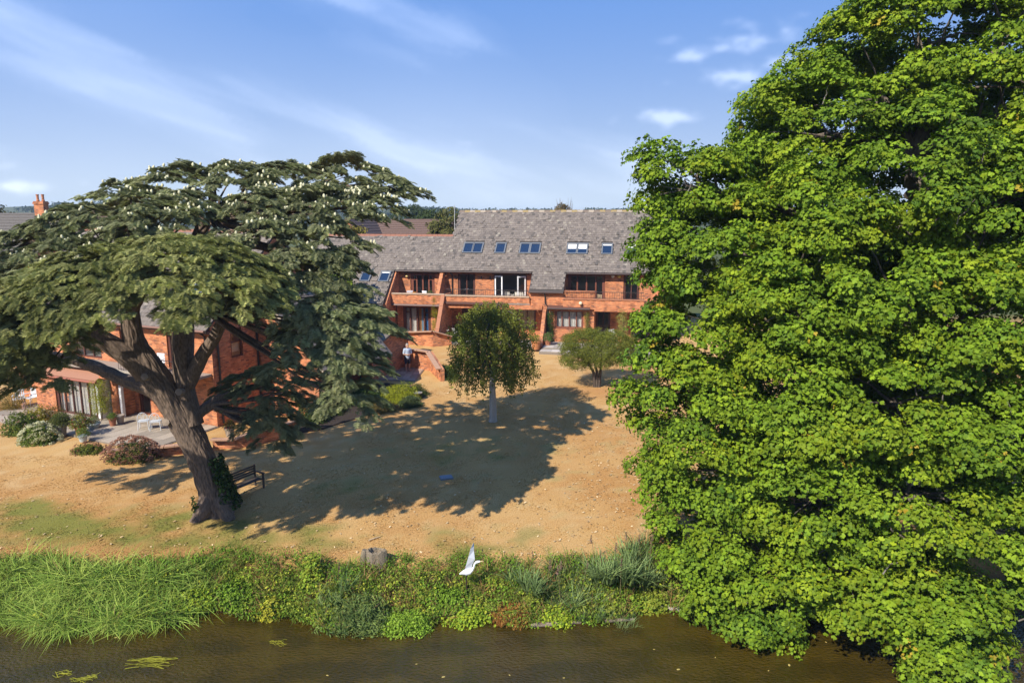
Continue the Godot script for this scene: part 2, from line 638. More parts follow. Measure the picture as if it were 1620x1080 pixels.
# ---------------------------------------------------------------- river bank growth
func leaf_spray(leaves: int, size: float, spread: float, shape: int, sd: int, up := 0.6) -> ArrayMesh:
	# shape 0: plain oval leaf, 1: lobed maple leaf, 2: narrow leaf
	var r := RandomNumberGenerator.new()
	r.seed = sd
	var q := MB.new()
	for k in leaves:
		var y := r.randf_range(-0.5, 1.0)
		var a := r.randf_range(0, TAU)
		var p := Vector3(cos(a), y * 0.7, sin(a)) * spread * sqrt(r.randf_range(0.05, 1.0))
		var nn := (Vector3.UP * up + Vector3(cos(a), 0.0, sin(a)) * r.randf_range(0.0, 0.9) + Vector3(r.randf_range(-0.5, 0.5), r.randf_range(-0.2, 0.4), r.randf_range(-0.5, 0.5))).normalized()
		var d := (Vector3(cos(a), 0.0, sin(a)) + Vector3(r.randf_range(-0.6, 0.6), -0.35, r.randf_range(-0.6, 0.6)))
		d = (d - nn * d.dot(nn)).normalized()
		var s := d.cross(nn)
		var z := size * r.randf_range(0.7, 1.25)
		var t := r.randf_range(0.78, 1.22)
		q.col = Color(t * r.randf_range(0.92, 1.12), t, t * r.randf_range(0.7, 1.2))
		var f := nn * z * r.randf_range(0.04, 0.16)
		if shape == 1:
			var b := p - d * z * 0.45
			var l1 := p - s * z * 0.55 - d * z * 0.12 + f
			var l2 := p - s * z * 0.42 + d * z * 0.28 + f
			var t0 := p + d * z * 0.58 - f
			var r1 := p + s * z * 0.55 - d * z * 0.12 + f
			var r2 := p + s * z * 0.42 + d * z * 0.28 + f
			var n1 := p - s * z * 0.2 + d * z * 0.2
			var n2 := p + s * z * 0.2 + d * z * 0.2
			q.tri(b, l1, p); q.tri(p, l2, n1); q.tri(p, l1, l2); q.tri(p, n1, t0); q.tri(p, t0, n2); q.tri(p, n2, r2); q.tri(p, r2, r1); q.tri(p, r1, b)
		elif shape == 2:
			var b := p - d * z * 0.5
			var t0 := p + d * z * 0.6 - f
			q.tri(b, p - s * z * 0.13 + f, t0); q.tri(b, t0, p + s * z * 0.13 + f)
		else:
			var b := p - d * z * 0.5
			var t0 := p + d * z * 0.5 - f
			q.tri(b, p - s * z * 0.3 + f, t0); q.tri(b, t0, p + s * z * 0.3 + f)
	return q.mesh()

func frame_of(up: Vector3) -> Basis:
	var a := rf(0, TAU)
	var ref := Vector3(cos(a), 0.0, sin(a))
	var y := up.normalized()
	var x := y.cross(ref).normalized()
	if x.length() < 0.5: x = Vector3.RIGHT
	return Basis(x, y, x.cross(y))

func sow(w: Many, p: Vector3, up: Vector3, s: float, c: Color) -> void:
	var b := frame_of(up)
	w.put(p, b.x * s, b.y * s, b.z * s, c)

func bank_patch(called: String, label: String, category: String, x0: float, x1: float, d0: float, d1: float, n: int, me: Mesh, h0: float, h1: float, s0: float, s1: float, a: Color, b: Color, lean := 0.25, m := "bank_leaf", lift := 0.0) -> void:
	var w := Many.new()
	for k in n:
		var x := rf(x0, x1)
		var e := minf((x - x0), (x1 - x)) / maxf((x1 - x0) * 0.25, 0.01)
		if rng.randf() > 0.35 + e: continue
		var z := water_edge(x) + rf(d0, d1)
		var y := maxf(ground_y(x, z), -1.22)
		var t := rng.randf()
		var p := Vector3(x, y + lerpf(h0, h1, t) + lift, z)
		sow(w, p, Vector3(rf(-lean, lean), 1.0, rf(-lean, lean) + lean * 0.6), rf(s0, s1), tone(a, b, 0.22))
	var o := many(self, called, me, leaf_mat(m, Color(0.5, 0.55, 0.2), 0.55), w)
	tag(o, label, category)

# a rounded clump of leafy herbs on the bank, made of leaf sprays piled into an ellipsoid
func herb_mound(called: String, label: String, category: String, c: Vector3, r: Vector3, n: int, me: Mesh, s: float, a: Color, b: Color, group := "") -> Node3D:
	var o := thing(called, label, category, c, 0.0, group)
	var w := Many.new()
	for k in n:
		var d := rdir()
		d.y = absf(d.y) * 1.0 - 0.15
		var q := pow(rng.randf(), 0.45)
		var p := Vector3(d.x * r.x, d.y * r.y, d.z * r.z) * q
		p *= 0.85 + 0.35 * fine.get_noise_3d(c.x + p.x * 1.3, p.y * 1.3, c.z + p.z * 1.3)
		p.y = maxf(p.y, 0.03)
		sow(w, p, d + Vector3.UP * 0.7, s * rf(0.7, 1.3), tone(a, b, 0.22))
	many(o, "foliage", me, leaf_mat("bank_leaf", Color(0.5, 0.55, 0.2), 0.55), w)
	var q2 := MB.new()
	for k in 7:
		var d := Vector3(rf(-1, 1) * r.x * 0.6, r.y * rf(0.4, 0.75), rf(-1, 1) * r.z * 0.6)
		q2.tube([Vector3(d.x * 0.2, -0.12, d.z * 0.2), d * 0.55, d], [0.02, 0.015, 0.006], 5)
	part(o, "stem", q2.mesh(), grained("stem", Color(0.13, 0.09, 0.05), 0.6, 1.0, Vector3.ONE * 2.0))
	return o

func reed_clump(label: String, at: Vector3, n: int, rad: float, h: float, plumes: int, a: Color, b: Color) -> void:
	var o := thing("reed_clump", label, "reeds", at, rf(0, TAU), "reed clumps along the bank")
	var w := Many.new()
	for k in n:
		var d := Vector3(rf(-1, 1), 0, rf(-1, 1))
		var p := d * rad
		p.y = ground_y(at.x + p.x, at.z + p.z) - at.y if absf(p.x) < 2.0 else 0.0
		p.y = clampf(p.y, -0.3, 0.3)
		sow(w, p, Vector3.UP + d * 0.35, h * rf(0.7, 1.15), tone(a, b, 0.25))
	many(o, "blades", mesh_of("reed"), leaf_mat("reed_leaf", Color(0.45, 0.5, 0.25), 0.5), w)
	for k in plumes:
		var d := Vector3(rf(-1, 1), 0, rf(-1, 1)) * rad
		var top := d * 1.4 + Vector3(rf(-0.1, 0.1), h * rf(0.95, 1.3), 0)
		var q := MB.new()
		q.col = Color(0.16, 0.13, 0.055)
		q.tube([Vector3(d.x, -0.05, d.z), (d + top) * 0.5, top], [0.012, 0.009, 0.006], 5)
		for i in 26:
			var t := i / 26.0
			q.col = Color(0.17, 0.10, 0.075) * rf(0.7, 1.4)
			var p := top - Vector3(0, 0.30 * (1.0 - t), 0)
			var dd := Vector3(rf(-1, 1), rf(0.2, 1.4), rf(-1, 1)).normalized() * rf(0.05, 0.11) * (1.15 - t * 0.7)
			var s := dd.cross(Vector3(rf(-1, 1), rf(-1, 1), rf(-1, 1))).normalized() * 0.016
			q.tri(p - s, p + s, p + dd)
		part(o, "plume", q.mesh(), tinted("plume_stalk", 0.9))

var shared := {}
func mesh_of(k: String) -> ArrayMesh:
	if shared.has(k): return shared[k]
	var m: ArrayMesh
	match k:
		"reed": m = blade_tuft(9, 1.0, 0.016, 0.55, 4, 11)
		"sedge": m = blade_tuft(16, 0.75, 0.013, 1.25, 4, 12)
		"sedge_low": m = blade_tuft(14, 0.45, 0.011, 1.1, 3, 13)
		"dry_stalk": m = blade_tuft(9, 0.8, 0.008, 0.5, 2, 14)
		"oval": m = leaf_spray(12, 0.085, 0.17, 0, 21)
		"oval_small": m = leaf_spray(14, 0.05, 0.13, 0, 22)
		"narrow": m = leaf_spray(16, 0.12, 0.17, 2, 23, 0.4)
		"maple": m = leaf_spray(15, 0.112, 0.23, 1, 24, 0.8)
		"maple_b": m = leaf_spray(15, 0.10, 0.25, 1, 25, 0.6)
		"clump": m = leaf_spray(26, 0.5, 0.9, 0, 26)
		"floret": m = leaf_spray(18, 0.045, 0.075, 0, 27, 0.2)
		"ivy": m = leaf_spray(9, 0.10, 0.15, 1, 28, 0.2)
	shared[k] = m
	return m

func make_bank() -> void:
	var G1 := Color(0.11, 0.20, 0.02)
	var G2 := Color(0.19, 0.32, 0.03)
	var G3 := Color(0.34, 0.42, 0.03)
	# the continuous low cover that nobody could count
	bank_patch("bank_cover", "low mixed green growth covering the river bank edge", "ground cover", -22, 16, -1.55, 0.1, 5200, mesh_of("oval_small"), 0.0, 0.38, 0.8, 1.6, G1, G2)
	bank_patch("bank_herbs", "tangled narrow-leaved herbs and stems mixed through the bank", "herbs", -21, 6.5, -1.05, 0.1, 1200, mesh_of("narrow"), 0.05, 0.5, 0.7, 1.2, Color(0.10, 0.17, 0.03), Color(0.30, 0.34, 0.06), 0.5)
	bank_patch("bank_nettles", "broad bright leaves scattered through the bank growth", "herbs", -21, 6.5, -1.0, 0.05, 900, mesh_of("oval"), 0.1, 0.5, 0.6, 1.1, G2, Color(0.40, 0.42, 0.05), 0.4)
	bank_patch("bank_grass", "tangled mid-height grass along the top of the bank", "grass", -22, 5.6, -1.65, -0.1, 1500, mesh_of("sedge_low"), -0.03, 0.0, 0.7, 1.3, G1, Color(0.22, 0.22, 0.05))
	bank_patch("sedge_bed", "dense bed of long arching green sedge at the left water edge", "sedge", -19.5, -9.2, -1.3, 0.08, 1500, mesh_of("sedge"), -0.05, 0.0, 0.7, 1.35, Color(0.12, 0.23, 0.03), Color(0.36, 0.45, 0.09), 0.55, "reed_leaf")
	bank_patch("dry_stalks", "dry brown stalks standing in the bank growth", "stalks", -21.0, 6.2, -1.4, 0.05, 520, mesh_of("dry_stalk"), -0.03, 0.0, 0.7, 1.2, Color(0.34, 0.17, 0.07), Color(0.40, 0.27, 0.12), 0.5, "straw")
	# leafy mounds one can tell apart
	var at := func(x: float, d: float) -> Vector3:
		var z := water_edge(x) + d
		return Vector3(x, maxf(ground_y(x, z), -1.2), z)
	herb_mound("nettle_mound", "bright green leafy mound right of the long sedge bed", "herbs", at.call(-9.9, -0.45), Vector3(1.2, 0.75, 0.7), 620, mesh_of("oval"), 1.0, G2, G3, "leafy mounds on the bank")
	herb_mound("comfrey_mound", "deep green rounded mound beside the trailing yellow creeper", "herbs", at.call(-8.4, -0.5), Vector3(1.1, 0.8, 0.7), 560, mesh_of("oval"), 1.0, G1, G2, "leafy mounds on the bank")
	herb_mound("yellow_creeper", "yellow-green creeper trailing down to the water", "creeper", at.call(-7.25, -0.1), Vector3(0.4, 0.75, 0.35), 190, mesh_of("oval"), 0.9, Color(0.38, 0.36, 0.03), Color(0.28, 0.31, 0.035))
	herb_mound("elder_shoot", "tall pale yellow-green shoot rising left of the tree stump", "shrub", at.call(-6.05, -1.05), Vector3(0.42, 1.35, 0.4), 260, mesh_of("oval"), 0.9, G2, Color(0.30, 0.32, 0.04))
	herb_mound("willowherb", "grey-green willowherb mass in front of the tree stump", "herbs", at.call(-4.6, -0.35), Vector3(1.5, 0.95, 0.85), 760, mesh_of("narrow"), 1.0, Color(0.13, 0.20, 0.07), Color(0.22, 0.29, 0.09))
	herb_mound("water_mint", "fresh light green mound overhanging the water below the stump", "herbs", at.call(-3.1, 0.2), Vector3(1.0, 0.62, 0.6), 520, mesh_of("oval_small"), 1.15, G2, Color(0.28, 0.40, 0.05))
	herb_mound("bramble", "dark green bramble in front of the white bird sculpture", "bramble", at.call(-1.9, -0.55), Vector3(1.15, 0.75, 0.7), 600, mesh_of("oval"), 0.9, G1, G2)
	herb_mound("cress_mound", "lime green mound at the water edge below the bird sculpture", "herbs", at.call(-1.3, 0.1), Vector3(1.0, 0.55, 0.5), 430, mesh_of("oval"), 0.8, G2, G3, "leafy mounds on the bank")
	herb_mound("russet_dock", "rusty brown dried dock in the middle of the bank", "herbs", at.call(0.05, -0.35), Vector3(0.8, 0.6, 0.6), 300, mesh_of("narrow"), 0.9, Color(0.33, 0.13, 0.045), Color(0.36, 0.22, 0.06))
	herb_mound("dogwood_mound", "lime leaf mound right of the rusty dried dock", "herbs", at.call(1.35, -0.05), Vector3(0.7, 0.6, 0.5), 300, mesh_of("oval"), 0.85, G2, G3, "leafy mounds on the bank")
	herb_mound("alder_seedling", "yellow-green seedling bush at the right end of the bank", "shrub", at.call(4.3, -0.15), Vector3(0.7, 0.6, 0.5), 330, mesh_of("oval"), 0.9, Color(0.17, 0.25, 0.03), Color(0.29, 0.32, 0.035))
	herb_mound("fern_mound", "green mound beside the stone edging near the maple", "herbs", at.call(5.4, -0.35), Vector3(0.7, 0.5, 0.5), 250, mesh_of("oval"), 0.85, G1, G2, "leafy mounds on the bank")
	# reeds with purple-brown plumes
	var RA := Color(0.11, 0.18, 0.06)
	var RB := Color(0.22, 0.29, 0.10)
	var spots := [[-5.4, -1.0, 24, 0.5, 0.85, 2, "reed clump with brown plumes just left of the tree stump"], [0.75, -0.85, 60, 0.55, 1.0, 3, "reed clump nearest the bird sculpture's shadow"], [1.9, -0.75, 70, 0.6, 1.1, 3, "full reed clump right of the bird sculpture, second from it"], [3.15, -1.0, 70, 0.6, 1.2, 4, "tall reed clump with dark leaning plumes"], [4.25, -1.0, 64, 0.55, 1.2, 4, "reed clump at the right end of the reeds"], [2.4, -0.1, 30, 0.35, 0.7, 0, "short reed tuft hanging over the floating log"], [3.3, 0.15, 22, 0.35, 0.6, 0, "low blue-green reed tuft at the water edge"], [-17.6, -0.2, 34, 0.5, 1.0, 0, "yellowing reed clump at the far left water edge"]]
	for s in spots:
		var yel: bool = s[0] < -10
		reed_clump(s[6], at.call(s[0], s[1]), s[2], s[3], s[4], s[5], Color(0.27, 0.29, 0.04) if yel else RA, Color(0.16, 0.21, 0.04) if yel else RB)
	# overhanging limbs, logs, stones, weed
	for d in [[1.3, 0.15, 1.5, 0.07, "pale fallen log at the water edge below the reeds"], [3.2, 0.05, 0.9, 0.05, "short dark driftwood stick beside the short reed tuft"]]:
		var o := thing("fallen_log", d[4], "log", Vector3(d[0], -1.17, water_edge(d[0]) + d[1]), 0.12)
		var q := MB.new()
		q.tube([Vector3(-d[2] * 0.5, 0.02, 0), Vector3(0, 0.05, 0.05), Vector3(d[2] * 0.5, 0.0, -0.02)], [d[3], d[3] * 1.1, d[3] * 0.7], 8, 0.06)
		part(o, "log_wood", q.mesh(), grained("log_bark", Color(0.28, 0.22, 0.16), 0.5, 1.1, Vector3(1, 4, 4)))
	for k in 9:
		var x := 4.6 + k * 0.24 + rf(-0.05, 0.05)
		var q := MB.new()
		q.lathe(Vector3.ZERO, [[0.001, -0.1], [0.13, -0.07], [0.15, 0.02], [0.1, 0.1], [0.001, 0.12]], 7)
		var o := part(self, "edging_stone", q.mesh(), grained("pale_stone", Color(0.42, 0.37, 0.29), 0.6, 1.05, Vector3.ONE * 3.0), Transform3D(Basis(Vector3.UP, rf(0, 6)).scaled(Vector3(rf(0.7, 1.1), rf(0.6, 1.0), rf(0.7, 1.0))), Vector3(x, -1.12, water_edge(x) - 0.03)))
		tag(o, "pale stone of the water-edge stone row near the maple", "stone", "stones edging the bank")
	for d in [[Vector3(-9.98, -0.70, -16.60), 0.9, 16, "yellow-green river weed streaming in the water at left"], [Vector3(-11.33, -1.13, -15.90), 0.4, 9, "olive weed clump breaking the surface at the bottom left"], [Vector3(-6.71, -0.45, -17.50), 0.35, 6, "small strands of weed close under the bank"], [Vector3(-11.90, -0.85, -16.20), 0.4, 6, "thin brownish weed strand at the left"], [Vector3(-11.06, -0.91, -16.10), 0.22, 5, "small bright weed tip beside the thin strand"]]:
		var o := thing("river_weed", d[3], "water weed", Vector3(d[0].x, -1.2, d[0].z), 0.2, "weed in the river")
		var q := MB.new()
		for k in d[2] * 2:
			var s := Vector3(rf(-0.5, 0.4) * d[1], 0.006 + k * 0.0006, rf(-0.25, 0.25) * d[1])
			var L: float = d[1] * rf(0.3, 0.8)
			var p := s
			q.col = tone(Color(0.30, 0.29, 0.03), Color(0.16, 0.16, 0.02), 0.2)
			for i in 4:
				var e := p + Vector3(L * 0.25, 0.001, rf(-0.04, 0.08))
				var wd := 0.012
				q.quad(p + Vector3(0, 0, wd), p - Vector3(0, 0, wd), e - Vector3(0, 0, wd), e + Vector3(0, 0, wd), Vector3.UP)
				p = e
		part(o, "strands", q.mesh(), leaf_mat("weed", Color(0.3, 0.3, 0.1), 0.4))
	for k in 14:
		var p := Vector3(rf(-12, 9), -1.194, rf(-18.0, -15.6))
		if p.z > -15.0: continue
		var o := part(self, "floating_leaf", mesh_of_leaf(), plain("fallen_leaf", Color(0.42, 0.33, 0.10), 0.6), Transform3D(Basis(Vector3.UP, rf(0, 6)) * rf(0.35, 0.7), p))
		tag(o, "tiny fallen leaf floating on the brown river", "leaf", "leaves floating on the river")

func mesh_of_leaf() -> ArrayMesh:
	if not shared.has("fallen"):
		var q := MB.new()
		for k in 6:
			var a := TAU * k / 6.0
			var b := TAU * (k + 1) / 6.0
			q.tri(Vector3(0, 0.012, 0), Vector3(cos(b) * 0.08, 0.002, sin(b) * 0.045), Vector3(cos(a) * 0.08, 0.002, sin(a) * 0.045))
		shared["fallen"] = q.mesh()
	return shared["fallen"]

# ---------------------------------------------------------------- houses
# brick wall along local x with openings [x0, x1, y0, y1]
func holed_wall(q: MB, x0: float, x1: float, y0: float, y1: float, z0: float, z1: float, holes: Array) -> void:
	var ys := [y0, y1]
	for h in holes:
		for y in [h[2], h[3]]:
			if y > y0 and y < y1 and not ys.has(y): ys.append(y)
	ys.sort()
	for k in ys.size() - 1:
		var a: float = ys[k]
		var b: float = ys[k + 1]
		var cuts := []
		for h in holes:
			if h[2] < (a + b) * 0.5 and h[3] > (a + b) * 0.5: cuts.append([h[0], h[1]])
		cuts.sort_custom(func(p, r): return p[0] < r[0])
		var x := x0
		for c in cuts:
			if c[0] > x: q.span(Vector3(x, a, z0), Vector3(c[0], b, z1))
			x = maxf(x, c[1])
		if x < x1: q.span(Vector3(x, a, z0), Vector3(x1, b, z1))

# a glazed window or door set: frame, one pane for each light, optional transom and curtains
func glazing(parent: Node, called: String, x0: float, x1: float, y0: float, y1: float, z: float, lights: int, fm: Material, opt := {}) -> Node3D:
	var o := Node3D.new()
	o.name = called
	parent.add_child(o, true)
	o.position = Vector3((x0 + x1) * 0.5, y0, z)
	var hw := (x1 - x0) * 0.5
	var h := y1 - y0
	var q := MB.new()
	var t: float = opt.get("bar", 0.075)
	q.span(Vector3(-hw, 0, -0.05), Vector3(hw, t, 0.05))
	q.span(Vector3(-hw, h - t, -0.05), Vector3(hw, h, 0.05))
	for k in lights + 1:
		var x := lerpf(-hw, hw, float(k) / lights)
		var wd := t * 0.5 if k > 0 and k < lights else t
		var xc := clampf(x, -hw + wd, hw - wd)
		q.span(Vector3(xc - wd, t, -0.047), Vector3(xc + wd, h - t, 0.047))
	if opt.has("transom"):
		for k in opt.transom:
			var xa := lerpf(-hw, hw, float(k) / lights)
			var xb := lerpf(-hw, hw, float(k + 1) / lights)
			q.span(Vector3(xa + t * 0.5, h - 0.5, -0.044), Vector3(xb - t * 0.5, h - 0.43, 0.044))
	part(o, "frame", q.mesh(), fm)
	for k in lights:
		var a := lerpf(-hw, hw, float(k) / lights) + t * 0.5
		var b := lerpf(-hw, hw, float(k + 1) / lights) - t * 0.5
		pbox(o, "pane", Vector3(a, t, -0.008), Vector3(b, h - t, 0.008), glass_mat())
	for cu in opt.get("curtains", []):
		part(o, "curtain", drape(cu[0] * 2 * hw - hw, cu[1] * 2 * hw - hw, 0.06, h - 0.12, cu[3] if cu.size() > 3 else 0.0), plain("cloth_%s" % cu[2], CLOTH[cu[2]], 0.9), Transform3D(Basis(), Vector3(0, 0, -0.16)))
	if opt.get("handles", false):
		for s in [-1.0, 1.0]:
			pbox(o, "handle", Vector3(s * 0.10 - 0.05, 0.98, 0.05), Vector3(s * 0.10 + 0.05, 1.02, 0.10), plain("chrome", Color(0.6, 0.6, 0.6), 0.3, 0.9))
	if opt.has("sill"):
		pbox(o, "sill", Vector3(-hw - 0.06, -0.09, -0.06), Vector3(hw + 0.06, -0.004, 0.13), opt.sill)
	return o

const CLOTH := {"white": Color(0.78, 0.77, 0.72), "cream": Color(0.66, 0.58, 0.42), "blue": Color(0.06, 0.24, 0.55), "orange": Color(0.55, 0.26, 0.06), "sky": Color(0.30, 0.48, 0.62)}

func drape(x0: float, x1: float, y0: float, y1: float, tied := 0.0) -> ArrayMesh:
	var q := MB.new()
	var n := maxi(6, int((x1 - x0) * 24))
	var rows := 6
	for j in rows:
		for k in n:
			var pts := []
			for c in [[k, j], [k + 1, j], [k + 1, j + 1], [k, j + 1]]:
				var u: float = float(c[0]) / n
				var w: float = float(c[1]) / rows
				var pinch := 1.0 - tied * sin(w * PI)
				pts.append(Vector3(lerpf(x0, x1, u * pinch), lerpf(y0, y1, w), sin(u * (x1 - x0) * 42.0) * 0.03))
			q.quad(pts[0], pts[1], pts[2], pts[3], Vector3.BACK)
	return q.mesh()

func roof_slab(q: MB, x0: float, x1: float, za: float, ya: float, zb: float, yb: float, th := 0.14) -> void:
	q.prism([Vector3(x0, ya, za), Vector3(x0, yb, zb), Vector3(x0, yb - th, zb), Vector3(x0, ya - th, za)], Vector3(x1 - x0, 0, 0))

var tile_mesh: ArrayMesh
# courses of slates on a slope from (za, ya) at the eave to (zb, yb) at the ridge; keep(x, z) says where the roof lies
func slates(parent: Node, x0: float, x1: float, za: float, ya: float, zb: float, yb: float, keep: Callable, singles := 0) -> void:
	if tile_mesh == null:
		var q := MB.new()
		q.prism([Vector3(-0.107, 0, 0), Vector3(0.107, 0, 0), Vector3(0.107, 0.026, 0.0), Vector3(-0.107, 0.026, 0.0)], Vector3(0, 0, -0.34))
		tile_mesh = q.mesh()
	var L := Vector2(zb - za, yb - ya).length()
	var along := Vector3(0, yb - ya, zb - za).normalized()
	var nrm := Vector3(1, 0, 0).cross(along)
	if nrm.y < 0: nrm = -nrm
	var w := Many.new()
	var rows := int(ceil(L / 0.26))
	var m := tinted_grain("slate")
	var solo := []
	for r in rows:
		var s := r * 0.26
		for k in int((x1 - x0) / 0.22) + 2:
			var x := x0 + k * 0.22 + (0.11 if r % 2 else 0.0)
			var p := Vector3(x, ya, za) + along * s
			if not keep.call(x, p.z): continue
			var lift := rf(0.0, 0.012) + (rf(0.015, 0.045) if rng.randf() < 0.06 else 0.0)
			var tilt := 0.055 + rf(-0.012, 0.012)
			var back := (along * cos(tilt) - nrm * sin(tilt)).normalized()
			var up := (nrm * cos(tilt) + along * sin(tilt)).normalized()
			var side := Vector3.RIGHT.rotated(up, rf(-0.018, 0.018))
			var c := tone(Color(0.155, 0.128, 0.106), Color(0.21, 0.175, 0.143), 0.14)
			if rng.randf() < 0.03: c = Color(0.27, 0.235, 0.185)
			elif rng.randf() < 0.06: c = Color(0.10, 0.086, 0.072)
			var o := p + nrm * (0.024 + lift)
			if solo.size() < singles and x > -4.6 and p.z > -2.2:
				solo.append([Transform3D(Basis(side, up, -back), o), c])
			else:
				w.put(o, side, up, -back, c)
	for s in solo:
		var key := int(s[1].r * 40.0)
		part(parent, "slate", tile_mesh, slate_single(key), s[0])
	many(parent, "slates", tile_mesh, m, w)

func slate_single(key: int) -> StandardMaterial3D:
	var called := "slate_%d" % key
	if mats.has(called): return mats[called]
	var g := (key + 0.5) / 40.0
	return grained(called, Color(g, g * 0.83, g * 0.68), 0.7, 1.1, Vector3.ONE * 1.7)

func tinted_grain(called: String) -> StandardMaterial3D:
	if mats.has(called): return mats[called]
	var m := tinted(called, 0.8)
	m.albedo_texture = noise_tex(0.03, [[0.25, Color(0.62, 0.62, 0.62)], [0.6, Color(1, 1, 1)], [0.82, Color(1.25, 1.22, 1.1)]], 512, 5, 41)
	m.uv1_triplanar = true
	m.uv1_world_triplanar = true
	m.uv1_scale = Vector3.ONE * 0.45
	return m

# a roof window lying in a slope
func roof_window(parent: Node, p: Vector3, along: Vector3, w: float, h: float, blind := 0.0) -> void:
	var nrm := Vector3.RIGHT.cross(along)
	if nrm.y < 0: nrm = -nrm
	var o := Node3D.new()
	o.name = "roof_window"
	parent.add_child(o, true)
	o.transform = Transform3D(Basis(Vector3.RIGHT, nrm, -along), p + nrm * 0.10)
	var q := MB.new()
	for s in [-1.0, 1.0]:
		q.span(Vector3(s * w * 0.5 - 0.05, -0.12, -h), Vector3(s * w * 0.5 + 0.05, 0.04, 0))
	q.span(Vector3(-w * 0.5 + 0.05, -0.12, -0.1), Vector3(w * 0.5 - 0.05, 0.035, 0))
	q.span(Vector3(-w * 0.5 + 0.05, -0.12, -h), Vector3(w * 0.5 - 0.05, 0.045, -h + 0.13))
	part(o, "frame", q.mesh(), plain("grey_frame", Color(0.13, 0.14, 0.15), 0.45))
	pbox(o, "pane", Vector3(-w * 0.5 + 0.05, -0.01, -h + 0.13), Vector3(w * 0.5 - 0.05, 0.005, -0.1), plain("roof_glass", Color(0.015, 0.03, 0.065), 0.04))
	if blind > 0.0:
		pbox(o, "blind", Vector3(-w * 0.5 + 0.06, 0.008, -h + 0.13), Vector3(w * 0.5 - 0.06, 0.014, -h + 0.13 + (h - 0.23) * blind), plain("cloth_white", CLOTH.white, 0.9))

func rail(parent: Node, a: Vector3, b: Vector3, h: float) -> void:
	var m := plain("iron", Color(0.03, 0.018, 0.014), 0.5)
	var o := Node3D.new()
	o.name = "railing"
	parent.add_child(o, true)
	o.position = a
	var d := b - a
	var q := MB.new()
	q.tube([Vector3(0, h, 0), d + Vector3(0, h, 0)], [0.022, 0.022], 6)
	q.tube([Vector3(0, 0.06, 0), d + Vector3(0, 0.06, 0)], [0.015, 0.015], 6)
	part(o, "rail_bar", q.mesh(), m)
	var n := int(d.length() / 0.17)
	if not shared.has("baluster%.2f" % h):
		var s := MB.new()
		s.tube([Vector3.ZERO, Vector3(0, h, 0)], [0.011, 0.011], 5)
		shared["baluster%.2f" % h] = s.mesh()
	for k in n + 1:
		part(o, "baluster", shared["baluster%.2f" % h], m, Transform3D(Basis(), d * (float(k) / n)))

func coping(parent: Node, a: Vector3, b: Vector3, wd := 0.32, m: Material = null) -> void:
	if m == null: m = grained("coping_stone", Color(0.50, 0.36, 0.25), 0.7, 1.05, Vector3.ONE * 1.5)
	var L := a.distance_to(b)
	var n := maxi(1, int(round(L / 0.9)))
	var d := (b - a) / n
	var turn := atan2(-d.z, d.x)
	for k in n:
		var q := MB.new()
		q.box(Vector3.ZERO, Vector3(d.length() - 0.012, 0.085, wd))
		part(parent, "coping_stone", q.mesh(), m, Transform3D(Basis(Vector3.UP, turn), a + d * (k + 0.5) + Vector3(0, 0.0435, 0)))

func lamp_ball(parent: Node, p: Vector3, c := Color(0.75, 0.66, 0.42), r := 0.12) -> void:
	var q := MB.new()
	var prof := []
	for k in 7:
		var w := PI * k / 6.0
		prof.append([maxf(0.001, sin(w) * r), -cos(w) * r])
	q.lathe(Vector3.ZERO, prof, 10)
	q.box(Vector3(0, -0.02, -r), Vector3(0.08, 0.08, 0.05))
	part(parent, "wall_lamp", q.mesh(), plain("lamp_%.2f" % c.b, c, 0.4), Transform3D(Basis(), p))

func downpipe(parent: Node, pts: Array) -> void:
	var q := MB.new()
	var r := []
	for p in pts: r.append(0.05)
	q.tube(pts, r, 8)
	part(parent, "downpipe", q.mesh(), plain("black_pipe", Color(0.022, 0.02, 0.02), 0.45))

func gutter(parent: Node, a: Vector3, b: Vector3, c := Color(0.05, 0.03, 0.025)) -> void:
	var q := MB.new()
	q.tube([a, b], [0.065, 0.065], 8)
	part(parent, "gutter", q.mesh(), plain("gutter_%.3f" % c.r, c, 0.5))

